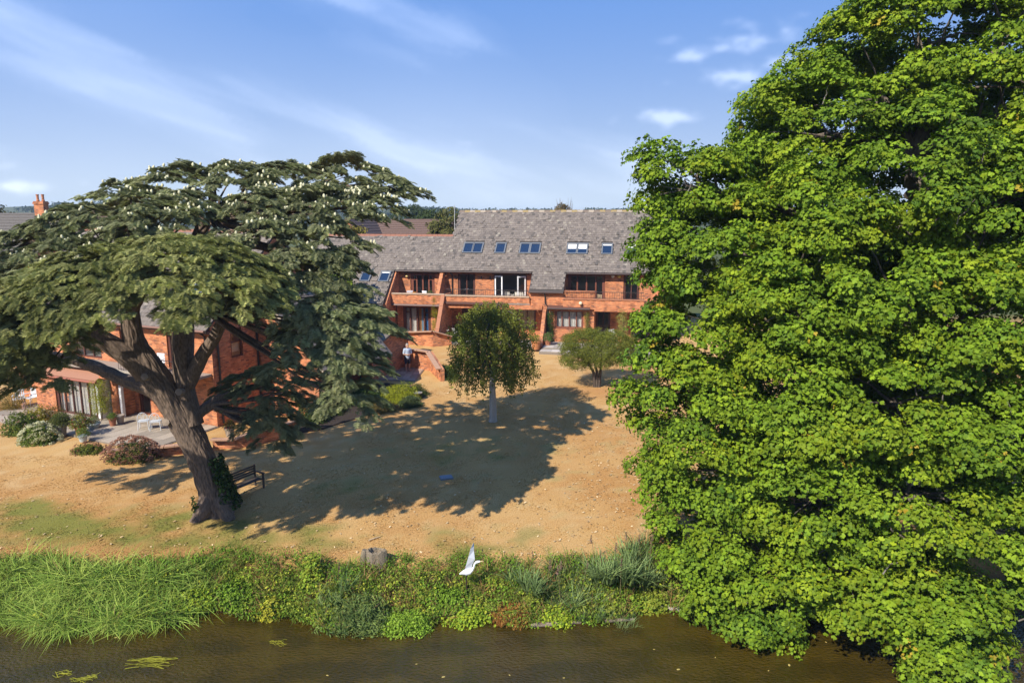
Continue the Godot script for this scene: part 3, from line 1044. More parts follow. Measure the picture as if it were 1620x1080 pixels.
const FLOOR := 0.9
func make_terrace() -> Node3D:
	var o := thing("brick_terrace", "long red brick terrace with slate roof, roof windows and recessed balconies", "building", Vector3(2.5, 0.7, -52), -deg_to_rad(11.0))
	var B := brick_mat()
	var brown := plain("brown_frame", Color(0.085, 0.028, 0.018), 0.5)
	var red_wood := plain("red_wood", Color(0.16, 0.05, 0.028), 0.5)
	var white := plain("white_paint", Color(0.78, 0.78, 0.78), 0.4)
	var fascia := plain("fascia", Color(0.10, 0.045, 0.032), 0.6)
	# upper storey wall
	var up := [[-10.75, -8.75, 3.5, 5.62], [-6.86, -5.46, 3.5, 5.68], [-3.94, -1.41, 3.5, 5.66], [1.78, 4.57, 3.5, 5.75], [5.93, 7.1, 3.5, 5.75]]
	var q := MB.new()
	holed_wall(q, -12.0, 9.5, 3.46, 6.15, -0.3, 0.0, up)
	part(o, "upper_wall", q.mesh(), B)
	q = MB.new()
	holed_wall(q, -11.55, -7.6, FLOOR - 0.6, 3.30, 0.7, 1.0, [[-11.08, -8.8, FLOOR, 3.14]])
	part(o, "ground_wall", q.mesh(), B)
	q = MB.new()
	holed_wall(q, -7.35, 0.15, FLOOR - 0.6, 3.30, -0.3, 0.0, [[-6.6, -3.6, FLOOR, 3.0], [-2.8, -0.66, 1.5, 3.04]])
	part(o, "ground_wall", q.mesh(), B)
	q = MB.new()
	holed_wall(q, 0.45, 3.93, FLOOR - 0.6, 4.70, 1.5, 1.78, [[1.02, 3.15, 1.95, 3.22]])
	q.span(Vector3(3.60, FLOOR - 0.6, 0.002), Vector3(3.93, 3.3, 1.498))
	part(o, "ground_wall", q.mesh(), B)
	q = MB.new()
	holed_wall(q, 3.94, 9.5, FLOOR - 0.6, 3.30, -0.3, 0.0, [[3.95, 5.02, FLOOR, 3.05], [6.6, 8.6, FLOOR, 3.0]])
	part(o, "ground_wall", q.mesh(), B)
	# block under the lower slope on the left, its side wall in shade
	q = MB.new()
	holed_wall(q, -20.0, -12.0, FLOOR - 0.8, 3.55, 2.6, 2.9, [[-12.75, -12.35, 2.35, 3.1]])
	q.prism([Vector3(-12.0, FLOOR - 0.8, 2.9), Vector3(-12.0, 3.55, 2.9), Vector3(-12.0, 6.2, 0.0), Vector3(-12.0, FLOOR - 0.8, 0.0)], Vector3(0.3, 0, 0))
	part(o, "side_wall", q.mesh(), B)
	# under the middle lower slope
	q = MB.new()
	q.span(Vector3(-0.85, 3.30, 1.52), Vector3(0.448, 4.68, 1.80))
	q.prism([Vector3(1.40, 4.68, 1.5), Vector3(1.40, 5.9, 0.002), Vector3(1.40, 4.0, 0.002), Vector3(1.40, 4.0, 1.5)], Vector3(0.25, 0, 0))
	q.prism([Vector3(-0.85, 4.68, 1.5), Vector3(-0.85, 5.9, 0.002), Vector3(-0.85, 3.5, 0.002), Vector3(-0.85, 3.5, 1.5)], Vector3(0.25, 0, 0))
	part(o, "front_wall", q.mesh(), B)
	# balcony floors
	for s in [[-11.68, -0.86], [1.66, 8.9]]:
		pbox(o, "balcony_floor", Vector3(s[0], 3.302, 0.002), Vector3(s[1], 3.455, 1.74), grained("concrete", Color(0.33, 0.27, 0.22), 0.7, 1.0, Vector3.ONE))
	# parapets
	q = MB.new()
	q.span(Vector3(-11.6, 3.46, 1.75), Vector3(-7.62, 4.2, 1.96))
	part(o, "parapet", q.mesh(), B)
	coping(o, Vector3(-11.6, 4.2, 1.855), Vector3(-7.4, 4.2, 1.855))
	q = MB.new()
	q.span(Vector3(-7.38, 3.72, 1.75), Vector3(-0.86, 4.14, 1.95))
	part(o, "parapet", q.mesh(), B)
	coping(o, Vector3(-7.38, 4.14, 1.85), Vector3(-0.86, 4.14, 1.85))
	q = MB.new()
	q.span(Vector3(-7.35, 3.24, 1.72), Vector3(0.10, 3.56, 1.90))
	part(o, "lintel", q.mesh(), B)
	pbox(o, "fascia_board", Vector3(-7.36, 3.562, 1.74), Vector3(-2.5, 3.715, 2.10), fascia)
	q = MB.new()
	q.span(Vector3(1.66, 3.40, 1.79), Vector3(7.5, 4.08, 1.99))
	q.span(Vector3(3.94, 3.25, 1.5), Vector3(7.5, 3.398, 1.985))
	q.prism([Vector3(7.5, 3.25, 1.985), Vector3(8.6, 3.25, 0.9), Vector3(8.45, 3.25, 0.7), Vector3(7.4, 3.25, 1.75)], Vector3(0, 0.83, 0))
	part(o, "parapet", q.mesh(), B)
	coping(o, Vector3(1.66, 4.08, 1.89), Vector3(7.55, 4.08, 1.89), 0.3, grained("brick_coping", Color(0.40, 0.17, 0.09), 0.7, 1.05, Vector3.ONE * 2.0))
	# sloping fin walls
	for f in [[-7.62, [[0.0, 4.2], [1.96, 4.2], [4.1, 1.0], [4.1, 0.2], [0.0, 0.2]]], [0.15, [[0.0, 3.3], [1.9, 3.3], [2.0, 3.25], [3.9, 0.95], [3.9, 0.2], [0.0, 0.2]]], [-8.15, [[0.003, 5.85], [0.4, 5.85], [1.70, 4.25], [1.70, 3.456], [0.003, 3.456]]]]:
		var pts := []
		for p in f[1]: pts.append(Vector3(f[0], p[1], p[0]))
		q = MB.new()
		q.prism(pts, Vector3(0.26, 0, 0))
		part(o, "fin_wall", q.mesh(), B)
	# capping stones on the longer fin wall
	for k in 4:
		var a := Vector3(-7.49, lerpf(4.2, 1.0, k / 4.0), lerpf(1.96, 4.1, k / 4.0))
		var b := Vector3(-7.49, lerpf(4.2, 1.0, (k + 1) / 4.0), lerpf(1.96, 4.1, (k + 1) / 4.0))
		q = MB.new()
		var dir := (b - a).normalized()
		q.box(Vector3.ZERO, Vector3(0.29, 0.07, a.distance_to(b) - 0.015), Basis(Vector3.RIGHT, dir.cross(Vector3.RIGHT), dir))
		part(o, "coping_stone", q.mesh(), grained("brick_coping", Color(0.40, 0.17, 0.09), 0.7, 1.05, Vector3.ONE * 2.0), Transform3D(Basis(), (a + b) * 0.5 + Vector3(0, 0.03, 0.02)))
	# rooms behind the glass
	for r in [[-11.9, -7.7, 3.46, 6.0, -0.31], [-7.65, -5.0, 3.46, 6.0, -0.31], [-4.9, -0.5, 3.46, 6.0, -0.31], [0.5, 5.2, 3.46, 6.0, -0.31], [5.3, 9.3, 3.46, 6.0, -0.31], [-11.5, -7.7, 0.85, 3.25, 0.69], [-7.3, -0.2, 0.85, 3.25, -0.31], [0.5, 3.55, 0.85, 3.25, 1.49], [3.94, 9.3, 0.85, 3.25, -0.31]]:
		q = MB.new()
		var zb: float = r[4] - 3.0
		q.span(Vector3(r[0], r[2], zb - 0.06), Vector3(r[1], r[3], zb))
		q.span(Vector3(r[0] - 0.03, r[2], zb), Vector3(r[0], r[3], r[4]))
		q.span(Vector3(r[1], r[2], zb), Vector3(r[1] + 0.03, r[3], r[4]))
		q.span(Vector3(r[0], r[2] - 0.03, zb), Vector3(r[1], r[2], r[4]))
		q.span(Vector3(r[0], r[3], zb), Vector3(r[1], r[3] + 0.03, r[4]))
		part(o, "room", q.mesh(), plain("plaster", Color(0.30, 0.28, 0.25), 0.9))
	# windows and doors
	glazing(o, "balcony_door", -10.75, -8.75, 3.5, 5.62, -0.12, 4, red_wood, {"bar": 0.12, "transom": [0, 3], "curtains": [[0.03, 0.20, "cream", 0.6], [0.86, 0.98, "cream", 0.6]]})
	glazing(o, "balcony_door", -6.86, -5.46, 3.5, 5.68, -0.12, 2, brown, {"bar": 0.09, "handles": true})
	glazing(o, "balcony_window", 1.78, 4.57, 3.5, 5.75, -0.12, 4, red_wood, {"bar": 0.11, "transom": [0, 3], "handles": true})
	glazing(o, "balcony_door", 5.93, 7.1, 3.5, 5.75, -0.12, 2, brown, {"bar": 0.08})
	glazing(o, "garden_door", -11.08, -8.8, FLOOR, 3.14, 0.88, 4, brown, {"bar": 0.12, "transom": [0, 3], "curtains": [[0.02, 0.24, "white"], [0.27, 0.47, "white"], [0.52, 0.64, "orange"], [0.63, 0.74, "sky"], [0.78, 0.90, "blue"], [0.90, 0.97, "sky"]]})
	glazing(o, "garden_door", -6.6, -3.6, FLOOR, 3.0, -0.12, 4, brown, {"bar": 0.1})
	glazing(o, "garden_window", -2.8, -0.66, 1.5, 3.04, -0.12, 3, brown, {"curtains": [[0.0, 1.0, "cream"]]})
	glazing(o, "garden_window", 1.02, 3.15, 1.95, 3.22, 1.66, 4, red_wood, {"bar": 0.08, "curtains": [[0.02, 0.24, "white"], [0.25, 0.49, "white"], [0.51, 0.75, "white"], [0.76, 0.98, "white"]], "sill": red_wood})
	glazing(o, "garden_door", 3.95, 5.02, FLOOR, 3.05, -0.12, 2, brown, {"bar": 0.07})
	glazing(o, "garden_door", 6.6, 8.6, FLOOR, 3.0, -0.12, 3, brown)
	# the open white doors
	var od := Node3D.new()
	od.name = "open_door"
	o.add_child(od, true)
	od.position = Vector3(-3.94, 3.5, 0)
	q = MB.new()
	q.span(Vector3(0, 2.1, -0.12), Vector3(2.53, 2.16, 0.04))
	q.span(Vector3(-0.02, 0, -0.12), Vector3(0.05, 2.1, 0.04))
	q.span(Vector3(2.48, 0, -0.12), Vector3(2.55, 2.1, 0.04))
	part(od, "frame", q.mesh(), brown)
	for s in [[0.06, 0.28], [2.47, PI - 0.42]]:
		var lf := MB.new()
		for b in [[0.0, 0.09, 0.0, 2.08], [0.57, 0.66, 0.0, 2.08], [0.09, 0.57, 0.0, 0.14], [0.09, 0.57, 1.98, 2.08]]:
			lf.span(Vector3(b[0], b[2], -0.03), Vector3(b[1], b[3], 0.03))
		var leaf := part(od, "door_leaf", lf.mesh(), white, Transform3D(Basis(Vector3.UP, -s[1]), Vector3(s[0], 0.0, 0.06)))
		pbox(leaf, "pane", Vector3(0.09, 0.14, -0.006), Vector3(0.57, 1.98, 0.006), glass_mat())
	pbox(o, "lintel_board", Vector3(-4.1, 5.68, 0.003), Vector3(-1.2, 6.0, 0.12), fascia)
	pbox(o, "lintel_board", Vector3(-11.2, 5.64, 0.003), Vector3(-8.2, 5.92, 0.14), fascia)
	# canopy, lean-to and gutters
	q = MB.new()
	q.prism([Vector3(0.52, 3.42, 1.785), Vector3(0.52, 3.62, 1.785), Vector3(0.52, 3.46, 2.2), Vector3(0.52, 3.36, 2.2)], Vector3(3.1, 0, 0))
	part(o, "canopy", q.mesh(), fascia)
	gutter(o, Vector3(0.5, 3.42, 2.26), Vector3(3.65, 3.42, 2.26))
	q = MB.new()
	q.prism([Vector3(-11.6, 3.30, 1.01), Vector3(-11.6, 3.455, 1.01), Vector3(-11.6, 3.455, 2.0), Vector3(-11.6, 3.34, 2.06)], Vector3(3.9, 0, 0))
	part(o, "canopy", q.mesh(), fascia)
	gutter(o, Vector3(-11.8, 5.86, 0.52), Vector3(-0.95, 5.86, 0.52))
	gutter(o, Vector3(1.75, 5.86, 0.52), Vector3(9.5, 5.86, 0.52))
	gutter(o, Vector3(-0.9, 4.56, 2.04), Vector3(1.66, 4.56, 2.04))
	gutter(o, Vector3(-20, 3.46, 3.32), Vector3(-11.9, 3.46, 3.32))
	downpipe(o, [Vector3(0.26, 4.52, 2.04), Vector3(0.30, 4.3, 1.87), Vector3(0.32, 3.75, 1.87), Vector3(0.52, 3.5, 1.87), Vector3(0.52, 0.95, 1.87)])
	downpipe(o, [Vector3(-7.35, 5.82, 0.5), Vector3(-7.30, 5.6, 0.07), Vector3(-7.30, 3.5, 0.07)])
	downpipe(o, [Vector3(-12.2, 3.42, 3.3), Vector3(-12.2, 3.2, 2.97), Vector3(-12.2, 0.6, 2.97)])
	lamp_ball(o, Vector3(-10.98, 5.45, 0.14), Color(0.75, 0.55, 0.22))
	lamp_ball(o, Vector3(2.95, 3.84, 2.13), Color(0.72, 0.64, 0.42), 0.13)
	for p in [[5.14, Color(0.72, 0.68, 0.55)], [5.61, Color(0.70, 0.50, 0.10)]]:
		lamp_ball(o, Vector3(p[0], 5.67, 0.12), p[1], 0.13)
	for p in [-7.1, -5.0, -4.3]:
		pbox(o, "wall_light", Vector3(p, 5.35, 0.003), Vector3(p + 0.1, 5.5, 0.13), plain("iron", Color(0.03, 0.018, 0.014), 0.5))
	rail(o, Vector3(-7.3, 4.225, 1.85), Vector3(-0.95, 4.225, 1.85), 0.42)
	rail(o, Vector3(1.75, 4.165, 1.89), Vector3(7.45, 4.165, 1.89), 0.5)
	# roof
	var S := 0.85
	var ey := 5.92
	var front := func(z: float) -> float: return ey + S * (0.45 - z)
	q = MB.new()
	roof_slab(q, -7.9, 9.6, 0.45, front.call(0.45), -4.95, front.call(-4.95))
	roof_slab(q, -7.9, 9.6, -10.4, front.call(0.45), -4.951, front.call(-4.95))
	roof_slab(q, -20.0, -7.902, 0.45, front.call(0.45), -2.65, front.call(-2.65))
	roof_slab(q, -20.0, -7.902, -6.8, 5.0, -2.651, front.call(-2.65))
	roof_slab(q, -0.9, 1.66, 1.95, front.call(1.95), 0.452, front.call(0.452))
	roof_slab(q, -20.0, -11.85, 3.2, front.call(3.2), 0.452, front.call(0.452))
	var roof := part(o, "roof", q.mesh(), grained("roof_felt", Color(0.07, 0.06, 0.055), 0.7, 1.0, Vector3.ONE))
	var wins := [[-6.36, 0], [-5.58, 0], [-3.74, 0], [-1.80, 0], [-0.98, 0], [1.90, 0.52], [2.70, 0.52], [4.58, 0.12], [6.50, 0.35]]
	var low := [-14.0, -12.45]
	var keep := func(x: float, z: float) -> bool:
		if x < -20.0 or x > 9.6: return false
		var zf := 0.46
		if x > -0.85 and x < 1.62: zf = 1.98
		if x < -11.95: zf = 3.24
		if z > zf: return false
		if z < (-2.5 if x < -8.0 else -4.8): return false
		for w in wins:
			if absf(x - w[0]) < 0.42 and z < -0.95 and z > -1.95: return false
		for w in low:
			if absf(x - w) < 0.4 and z < 1.6 and z > 0.65: return false
		return true
	slates(roof, -20.0, 9.6, 3.22, front.call(3.22), -4.95, front.call(-4.95), keep)
	var along := Vector3(0, S, -1).normalized()
	for w in wins: roof_window(roof, Vector3(w[0], front.call(-1.02), -1.02), along, 0.74, 1.2, w[1])
	for w in low: roof_window(roof, Vector3(w, front.call(1.5), 1.5), along, 0.74, 1.15, 0.1)
	# ridge caps, some yellow with lichen
	for k in 39:
		var x := -7.75 + k * 0.45
		var mk := [grained("ridge_a", Color(0.20, 0.15, 0.11), 0.6, 1.1, Vector3.ONE * 2), grained("ridge_bb", Color(0.33, 0.24, 0.10), 0.6, 1.1, Vector3.ONE * 2), grained("ridge_ccc", Color(0.40, 0.33, 0.25), 0.6, 1.1, Vector3.ONE * 2)]
		part(roof, "ridge_tile", ridge_mesh(), mk[(k * 7 + k / 3) % 3], Transform3D(Basis(), Vector3(x, front.call(-4.95) + 0.03, -4.95)))
	for k in 27:
		var x := -19.8 + k * 0.45
		part(roof, "ridge_tile", ridge_mesh(), grained("ridge_red", Color(0.30, 0.13, 0.08), 0.6, 1.1, Vector3.ONE * 2), Transform3D(Basis(), Vector3(x, front.call(-2.65) + 0.03, -2.65)))
	q = MB.new()
	q.prism([Vector3(-7.9, 5.5, 0.3), Vector3(-7.9, 10.3, -4.95), Vector3(-7.9, 5.5, -10.2)], Vector3(0.2, 0, 0))
	q.prism([Vector3(9.3, 0.2, -0.31), Vector3(9.3, 5.8, -0.31), Vector3(9.3, 10.3, -4.95), Vector3(9.3, 5.8, -10.2), Vector3(9.3, 0.2, -10.2)], Vector3(0.2, 0, 0))
	q.span(Vector3(-20.0, 0.2, -10.2), Vector3(9.3, 5.6, -10.0))
	part(o, "gable_wall", q.mesh(), B)
	q = MB.new()
	q.tube([Vector3(-7.95, 8.4, -3.2), Vector3(-7.95, 11.0, -3.2)], [0.03, 0.02], 6)
	part(o, "aerial_pole", q.mesh(), plain("pole_grey", Color(0.45, 0.45, 0.45), 0.4))
	return o

func ridge_mesh() -> ArrayMesh:
	if not shared.has("ridge"):
		var q := MB.new()
		q.prism([Vector3(-0.22, -0.12, 0.17), Vector3(-0.22, 0.04, 0.06), Vector3(-0.22, 0.06, 0.0), Vector3(-0.22, 0.04, -0.06), Vector3(-0.22, -0.12, -0.17)], Vector3(0.435, 0, 0))
		shared["ridge"] = q.mesh()
	return shared["ridge"]

func make_left_house() -> Node3D:
	var o := thing("brick_house", "red brick house behind the cedar with slate roof and glazed garden bay", "building", Vector3(-14.8, 0.7, -33), -deg_to_rad(24.0))
	var B := brick_mat()
	var brown := plain("brown_frame", Color(0.085, 0.028, 0.018), 0.5)
	var white := plain("white_paint", Color(0.78, 0.78, 0.78), 0.4)
	var fascia := plain("fascia", Color(0.10, 0.045, 0.032), 0.6)
	var q := MB.new()
	holed_wall(q, -16.0, -0.25, 2.32, 4.75, -0.3, 0.0, [[-3.1, -2.2, 2.4, 4.2], [-6.6, -5.7, 2.4, 4.2], [-10.5, -8.2, 2.4, 4.2]])
	part(o, "upper_wall", q.mesh(), B)
	q = MB.new()
	holed_wall(q, -16.0, -0.25, -0.9, 2.18, -0.3, 0.0, [[-7.4, -6.5, -0.36, 1.5], [-5.62, -4.7, -0.36, 1.6], [-3.4, -1.6, -0.36, 1.7]])
	q.span(Vector3(-6.35, -0.9, 0.002), Vector3(-5.9, 2.18, 1.0))
	part(o, "ground_wall", q.mesh(), B)
	# gable end facing right, in shade
	q = MB.new()
	q.prism([Vector3(-0.25, -0.9, 0.0), Vector3(-0.25, 4.75, 0.0), Vector3(-0.25, 5.85, -1.22), Vector3(-0.25, 4.41, -1.22), Vector3(-0.25, -0.9, -1.22)], Vector3(0.25, 0, 0))
	q.prism([Vector3(-0.25, 4.41, -1.222), Vector3(-0.25, 5.85, -1.222), Vector3(-0.25, 6.56, -2.01), Vector3(-0.25, 4.41, -2.01)], Vector3(0.25, 0, 0))
	q.prism([Vector3(-0.25, -0.9, -1.222), Vector3(-0.25, 2.9, -1.222), Vector3(-0.25, 2.9, -2.01), Vector3(-0.25, -0.9, -2.01)], Vector3(0.25, 0, 0))
	q.prism([Vector3(-0.25, -0.9, -2.012), Vector3(-0.25, 6.56, -2.012), Vector3(-0.25, 9.0, -4.8), Vector3(-0.25, 4.7, -9.6), Vector3(-0.25, -0.9, -9.6)], Vector3(0.25, 0, 0))
	part(o, "gable_wall", q.mesh(), B)
	var gw := Node3D.new()
	gw.name = "gable_window"
	o.add_child(gw, true)
	gw.transform = Transform3D(Basis(Vector3.UP, PI / 2), Vector3(-0.1, 2.9, -1.615))
	q = MB.new()
	for s in [-1.0, 1.0]: q.span(Vector3(s * 0.35 - 0.04, 0, -0.05), Vector3(s * 0.35 + 0.04, 1.5, 0.05))
	for y in [0.0, 0.75, 1.43]: q.span(Vector3(-0.31, y, -0.048), Vector3(0.31, y + 0.07, 0.048))
	part(gw, "frame", q.mesh(), brown)
	pbox(gw, "pane", Vector3(-0.31, 0.07, -0.008), Vector3(0.31, 0.75, 0.008), glass_mat())
	pbox(gw, "pane", Vector3(-0.31, 0.82, -0.008), Vector3(0.31, 1.43, 0.008), glass_mat())
	pbox(gw, "blind", Vector3(-0.31, 0.25, -0.14), Vector3(0.31, 0.75, -0.12), plain("cloth_cream", CLOTH.cream, 0.9))
	# wing behind, its lit face towards the garden
	q = MB.new()
	var wall := func(x0: float, x1: float, y0: float, y1: float) -> void: q.span(Vector3(x0, y0, -3.35), Vector3(x1, y1, -3.1))
	wall.call(0.003, 0.49, -0.9, 4.25)
	wall.call(1.6, 3.9, -0.9, 2.6)
	wall.call(0.49, 1.6, -0.9, 3.5)
	q.prism([Vector3(0.003, 4.25, -3.1), Vector3(0.003, 5.62, -3.1), Vector3(0.85, 5.62, -3.1), Vector3(2.2, 4.25, -3.1)], Vector3(0, 0, -0.25))
	q.prism([Vector3(1.6, 2.6, -3.1), Vector3(1.6, 4.25, -3.1), Vector3(2.2, 4.25, -3.1), Vector3(3.9, 2.6, -3.1)], Vector3(0, 0, -0.25))
	part(o, "wing_wall", q.mesh(), B)
	glazing(o, "wing_window", 0.49, 1.6, 3.5, 4.25, -3.22, 1, brown, {"sill": brown})
	q = MB.new()
	q.prism([Vector3(0.05, 5.72, -3.0), Vector3(0.80, 5.72, -3.0), Vector3(4.5, 2.1, -3.0), Vector3(4.5, 1.97, -3.0), Vector3(0.78, 5.6, -3.0), Vector3(0.05, 5.6, -3.0)], Vector3(0, 0, -6.0))
	part(o, "wing_roof", q.mesh(), grained("slate_sheet", Color(0.15, 0.125, 0.10), 0.6, 1.2, Vector3(0.8, 3.0, 3.0)))
	q = MB.new()
	q.prism([Vector3(0.80, 5.73, -2.96), Vector3(4.5, 2.11, -2.96), Vector3(4.5, 1.97, -2.96), Vector3(0.76, 5.60, -2.96)], Vector3(0, 0, -0.035))
	part(o, "verge_board", q.mesh(), grained("pale_wood", Color(0.5, 0.42, 0.33), 0.8, 1.0, Vector3.ONE))
	# courses of slate on the wing's slope
	var sd := Vector3(3.7, -3.62, 0).normalized()
	var sn := Vector3(3.62, 3.7, 0).normalized()
	var w := Many.new()
	for r in 19:
		for k in 26:
			var p := Vector3(0.80, 5.73, -3.05) + sd * (r * 0.26 + 0.3) + Vector3(0, 0, -k * 0.22 - (0.11 if r % 2 else 0.0)) + sn * (0.02 + rf(0, 0.01))
			w.put(p, Vector3(0, 0, -1), sn, sd, tone(Color(0.145, 0.118, 0.095), Color(0.225, 0.185, 0.148), 0.2))
	many(o, "slates", slate_mesh(), tinted_grain("slate"), w)
	# rooms
	for r in [[-15.5, -0.3, 2.4, 4.6], [-15.5, -0.3, -0.4, 2.1]]:
		q = MB.new()
		q.span(Vector3(r[0], r[2], -3.3), Vector3(r[1], r[3], -3.2))
		q.span(Vector3(r[0], r[2] - 0.03, -3.2), Vector3(r[1], r[2], -0.31))
		q.span(Vector3(r[0], r[3], -3.2), Vector3(r[1], r[3] + 0.03, -0.31))
		part(o, "room", q.mesh(), plain("plaster", Color(0.30, 0.28, 0.25), 0.9))
	glazing(o, "balcony_door", -3.1, -2.2, 2.4, 4.2, -0.12, 2, brown, {"curtains": [[0.1, 0.95, "white"]]})
	glazing(o, "balcony_door", -6.6, -5.7, 2.4, 4.2, -0.12, 2, brown, {"curtains": [[0.1, 0.5, "white"]]})
	glazing(o, "balcony_window", -10.5, -8.2, 2.4, 4.2, -0.12, 3, brown)
	glazing(o, "garden_door", -7.4, -6.5, -0.36, 1.5, -0.12, 2, brown)
	glazing(o, "garden_door", -5.62, -4.7, -0.36, 1.6, -0.12, 1, brown)
	glazing(o, "garden_window", -3.4, -1.6, -0.36, 1.7, -0.12, 3, brown)
	# balcony
	pbox(o, "balcony_floor", Vector3(-16.0, 2.19, 0.002), Vector3(-0.1, 2.315, 1.36), grained("concrete", Color(0.33, 0.27, 0.22), 0.7, 1.0, Vector3.ONE))
	q = MB.new()
	q.span(Vector3(-6.3, 1.85, 1.37), Vector3(-0.1, 2.3, 1.58))
	part(o, "parapet", q.mesh(), B)
	coping(o, Vector3(-6.3, 2.3, 1.475), Vector3(-0.1, 2.3, 1.475), 0.34, grained("pale_stone", Color(0.42, 0.37, 0.29), 0.6, 1.05, Vector3.ONE * 3.0))
	rail(o, Vector3(-4.9, 2.385, 1.45), Vector3(-0.2, 2.385, 1.45), 0.75)
	# tiled lean-to over the glazed bay
	q = MB.new()
	q.prism([Vector3(-11.6, 2.32, 0.55), Vector3(-11.6, 1.72, 1.72), Vector3(-11.6, 1.64, 1.70), Vector3(-11.6, 2.2, 0.55)], Vector3(5.2, 0, 0))
	part(o, "lean_to_roof", q.mesh(), grained("clay", Color(0.36, 0.17, 0.10), 0.7, 1.1, Vector3.ONE * 2.5))
	gutter(o, Vector3(-11.7, 1.64, 1.78), Vector3(-6.3, 1.64, 1.78), Color(0.30, 0.10, 0.06))
	pbox(o, "bay_floor", Vector3(-11.6, -0.5, 0.003), Vector3(-6.4, -0.34, 1.62), grained("concrete", Color(0.33, 0.27, 0.22), 0.7, 1.0, Vector3.ONE))
	q = MB.new()
	q.span(Vector3(-11.6, -0.9, 1.35), Vector3(-9.95, 1.66, 1.6))
	part(o, "bay_pier", q.mesh(), B)
	glazing(o, "bay_window", -9.9, -6.7, -0.34, 1.66, 1.5, 5, brown, {"bar": 0.07, "curtains": [[0.0, 0.07, "white"], [0.20, 0.98, "white"]]})
	pbox(o, "bay_side", Vector3(-6.66, -0.34, 0.003), Vector3(-6.5, 1.64, 1.58), white)
	pbox(o, "post", Vector3(-5.86, -0.36, 0.75), Vector3(-5.70, 1.84, 0.9), white)
	# eaves and roof
	gutter(o, Vector3(-16.0, 4.50, 0.42), Vector3(0.05, 4.50, 0.42), Color(0.22, 0.12, 0.09))
	pbox(o, "fascia_board", Vector3(-16.0, 4.32, 0.003), Vector3(-0.02, 4.48, 0.16), fascia)
	downpipe(o, [Vector3(-0.35, 4.45, 0.4), Vector3(-0.35, 4.2, 0.07), Vector3(-0.35, 3.4, 0.07)])
	downpipe(o, [Vector3(0.07, 5.4, -2.95), Vector3(0.07, -0.3, -2.95)])
	downpipe(o, [Vector3(0.06, 4.3, -0.35), Vector3(0.06, -0.3, -0.35)])
	lamp_ball(o, Vector3(-4.9, 4.05, 0.14), Color(0.04, 0.03, 0.03), 0.1)
	q = MB.new()
	var fy := func(z: float) -> float: return 4.55 + 0.9 * (0.38 - z)
	roof_slab(q, -16.0, 0.1, 0.38, fy.call(0.38), -4.8, fy.call(-4.8))
	roof_slab(q, -16.0, 0.1, -9.9, 4.6, -4.801, fy.call(-4.8))
	var roof := part(o, "roof", q.mesh(), grained("roof_felt", Color(0.07, 0.06, 0.055), 0.7, 1.0, Vector3.ONE))
	var keep := func(x: float, z: float) -> bool:
		return x > -16.0 and x < 0.1 and z < 0.42 and z > -4.7 and not (absf(x + 2.2) < 0.5 and z < -1.05 and z > -2.1)
	slates(roof, -16.0, 0.05, 0.4, fy.call(0.4), -4.8, fy.call(-4.8), keep, 220)
	roof_window(roof, Vector3(-2.2, fy.call(-1.1), -1.1), Vector3(0, 0.9, -1).normalized(), 0.8, 1.25)
	for k in 36:
		part(roof, "ridge_tile", ridge_mesh(), grained("ridge_red", Color(0.30, 0.13, 0.08), 0.6, 1.1, Vector3.ONE * 2), Transform3D(Basis(), Vector3(-15.8 + k * 0.45, fy.call(-4.8) + 0.03, -4.8)))
	chimney(roof, Vector3(-1.5, 8.4, -5.4), 2.9, 0.75, 0)
	return o

func slate_mesh() -> ArrayMesh:
	if tile_mesh == null:
		var q := MB.new()
		q.prism([Vector3(-0.107, 0, 0), Vector3(0.107, 0, 0), Vector3(0.107, 0.026, 0.0), Vector3(-0.107, 0.026, 0.0)], Vector3(0, 0, -0.34))
		tile_mesh = q.mesh()
	return tile_mesh

func chimney(parent: Node, p: Vector3, h: float, w: float, pots: int) -> void:
	var q := MB.new()
	q.span(p + Vector3(-w * 0.5, 0, -0.3), p + Vector3(w * 0.5, h - 0.25, 0.3))
	q.span(p + Vector3(-w * 0.5 - 0.06, h - 0.249, -0.36), p + Vector3(w * 0.5 + 0.06, h - 0.1, 0.36))
	q.span(p + Vector3(-w * 0.5 - 0.02, h - 0.099, -0.32), p + Vector3(w * 0.5 + 0.02, h, 0.32))
	for k in pots:
		var x := (k - (pots - 1) * 0.5) * 0.5
		q.lathe(p + Vector3(x, h, 0), [[0.13, 0.0], [0.13, 0.1], [0.10, 0.15], [0.10, 0.5], [0.13, 0.54], [0.13, 0.6], [0.09, 0.6]], 10)
	part(parent, "chimney", q.mesh(), brick_mat())

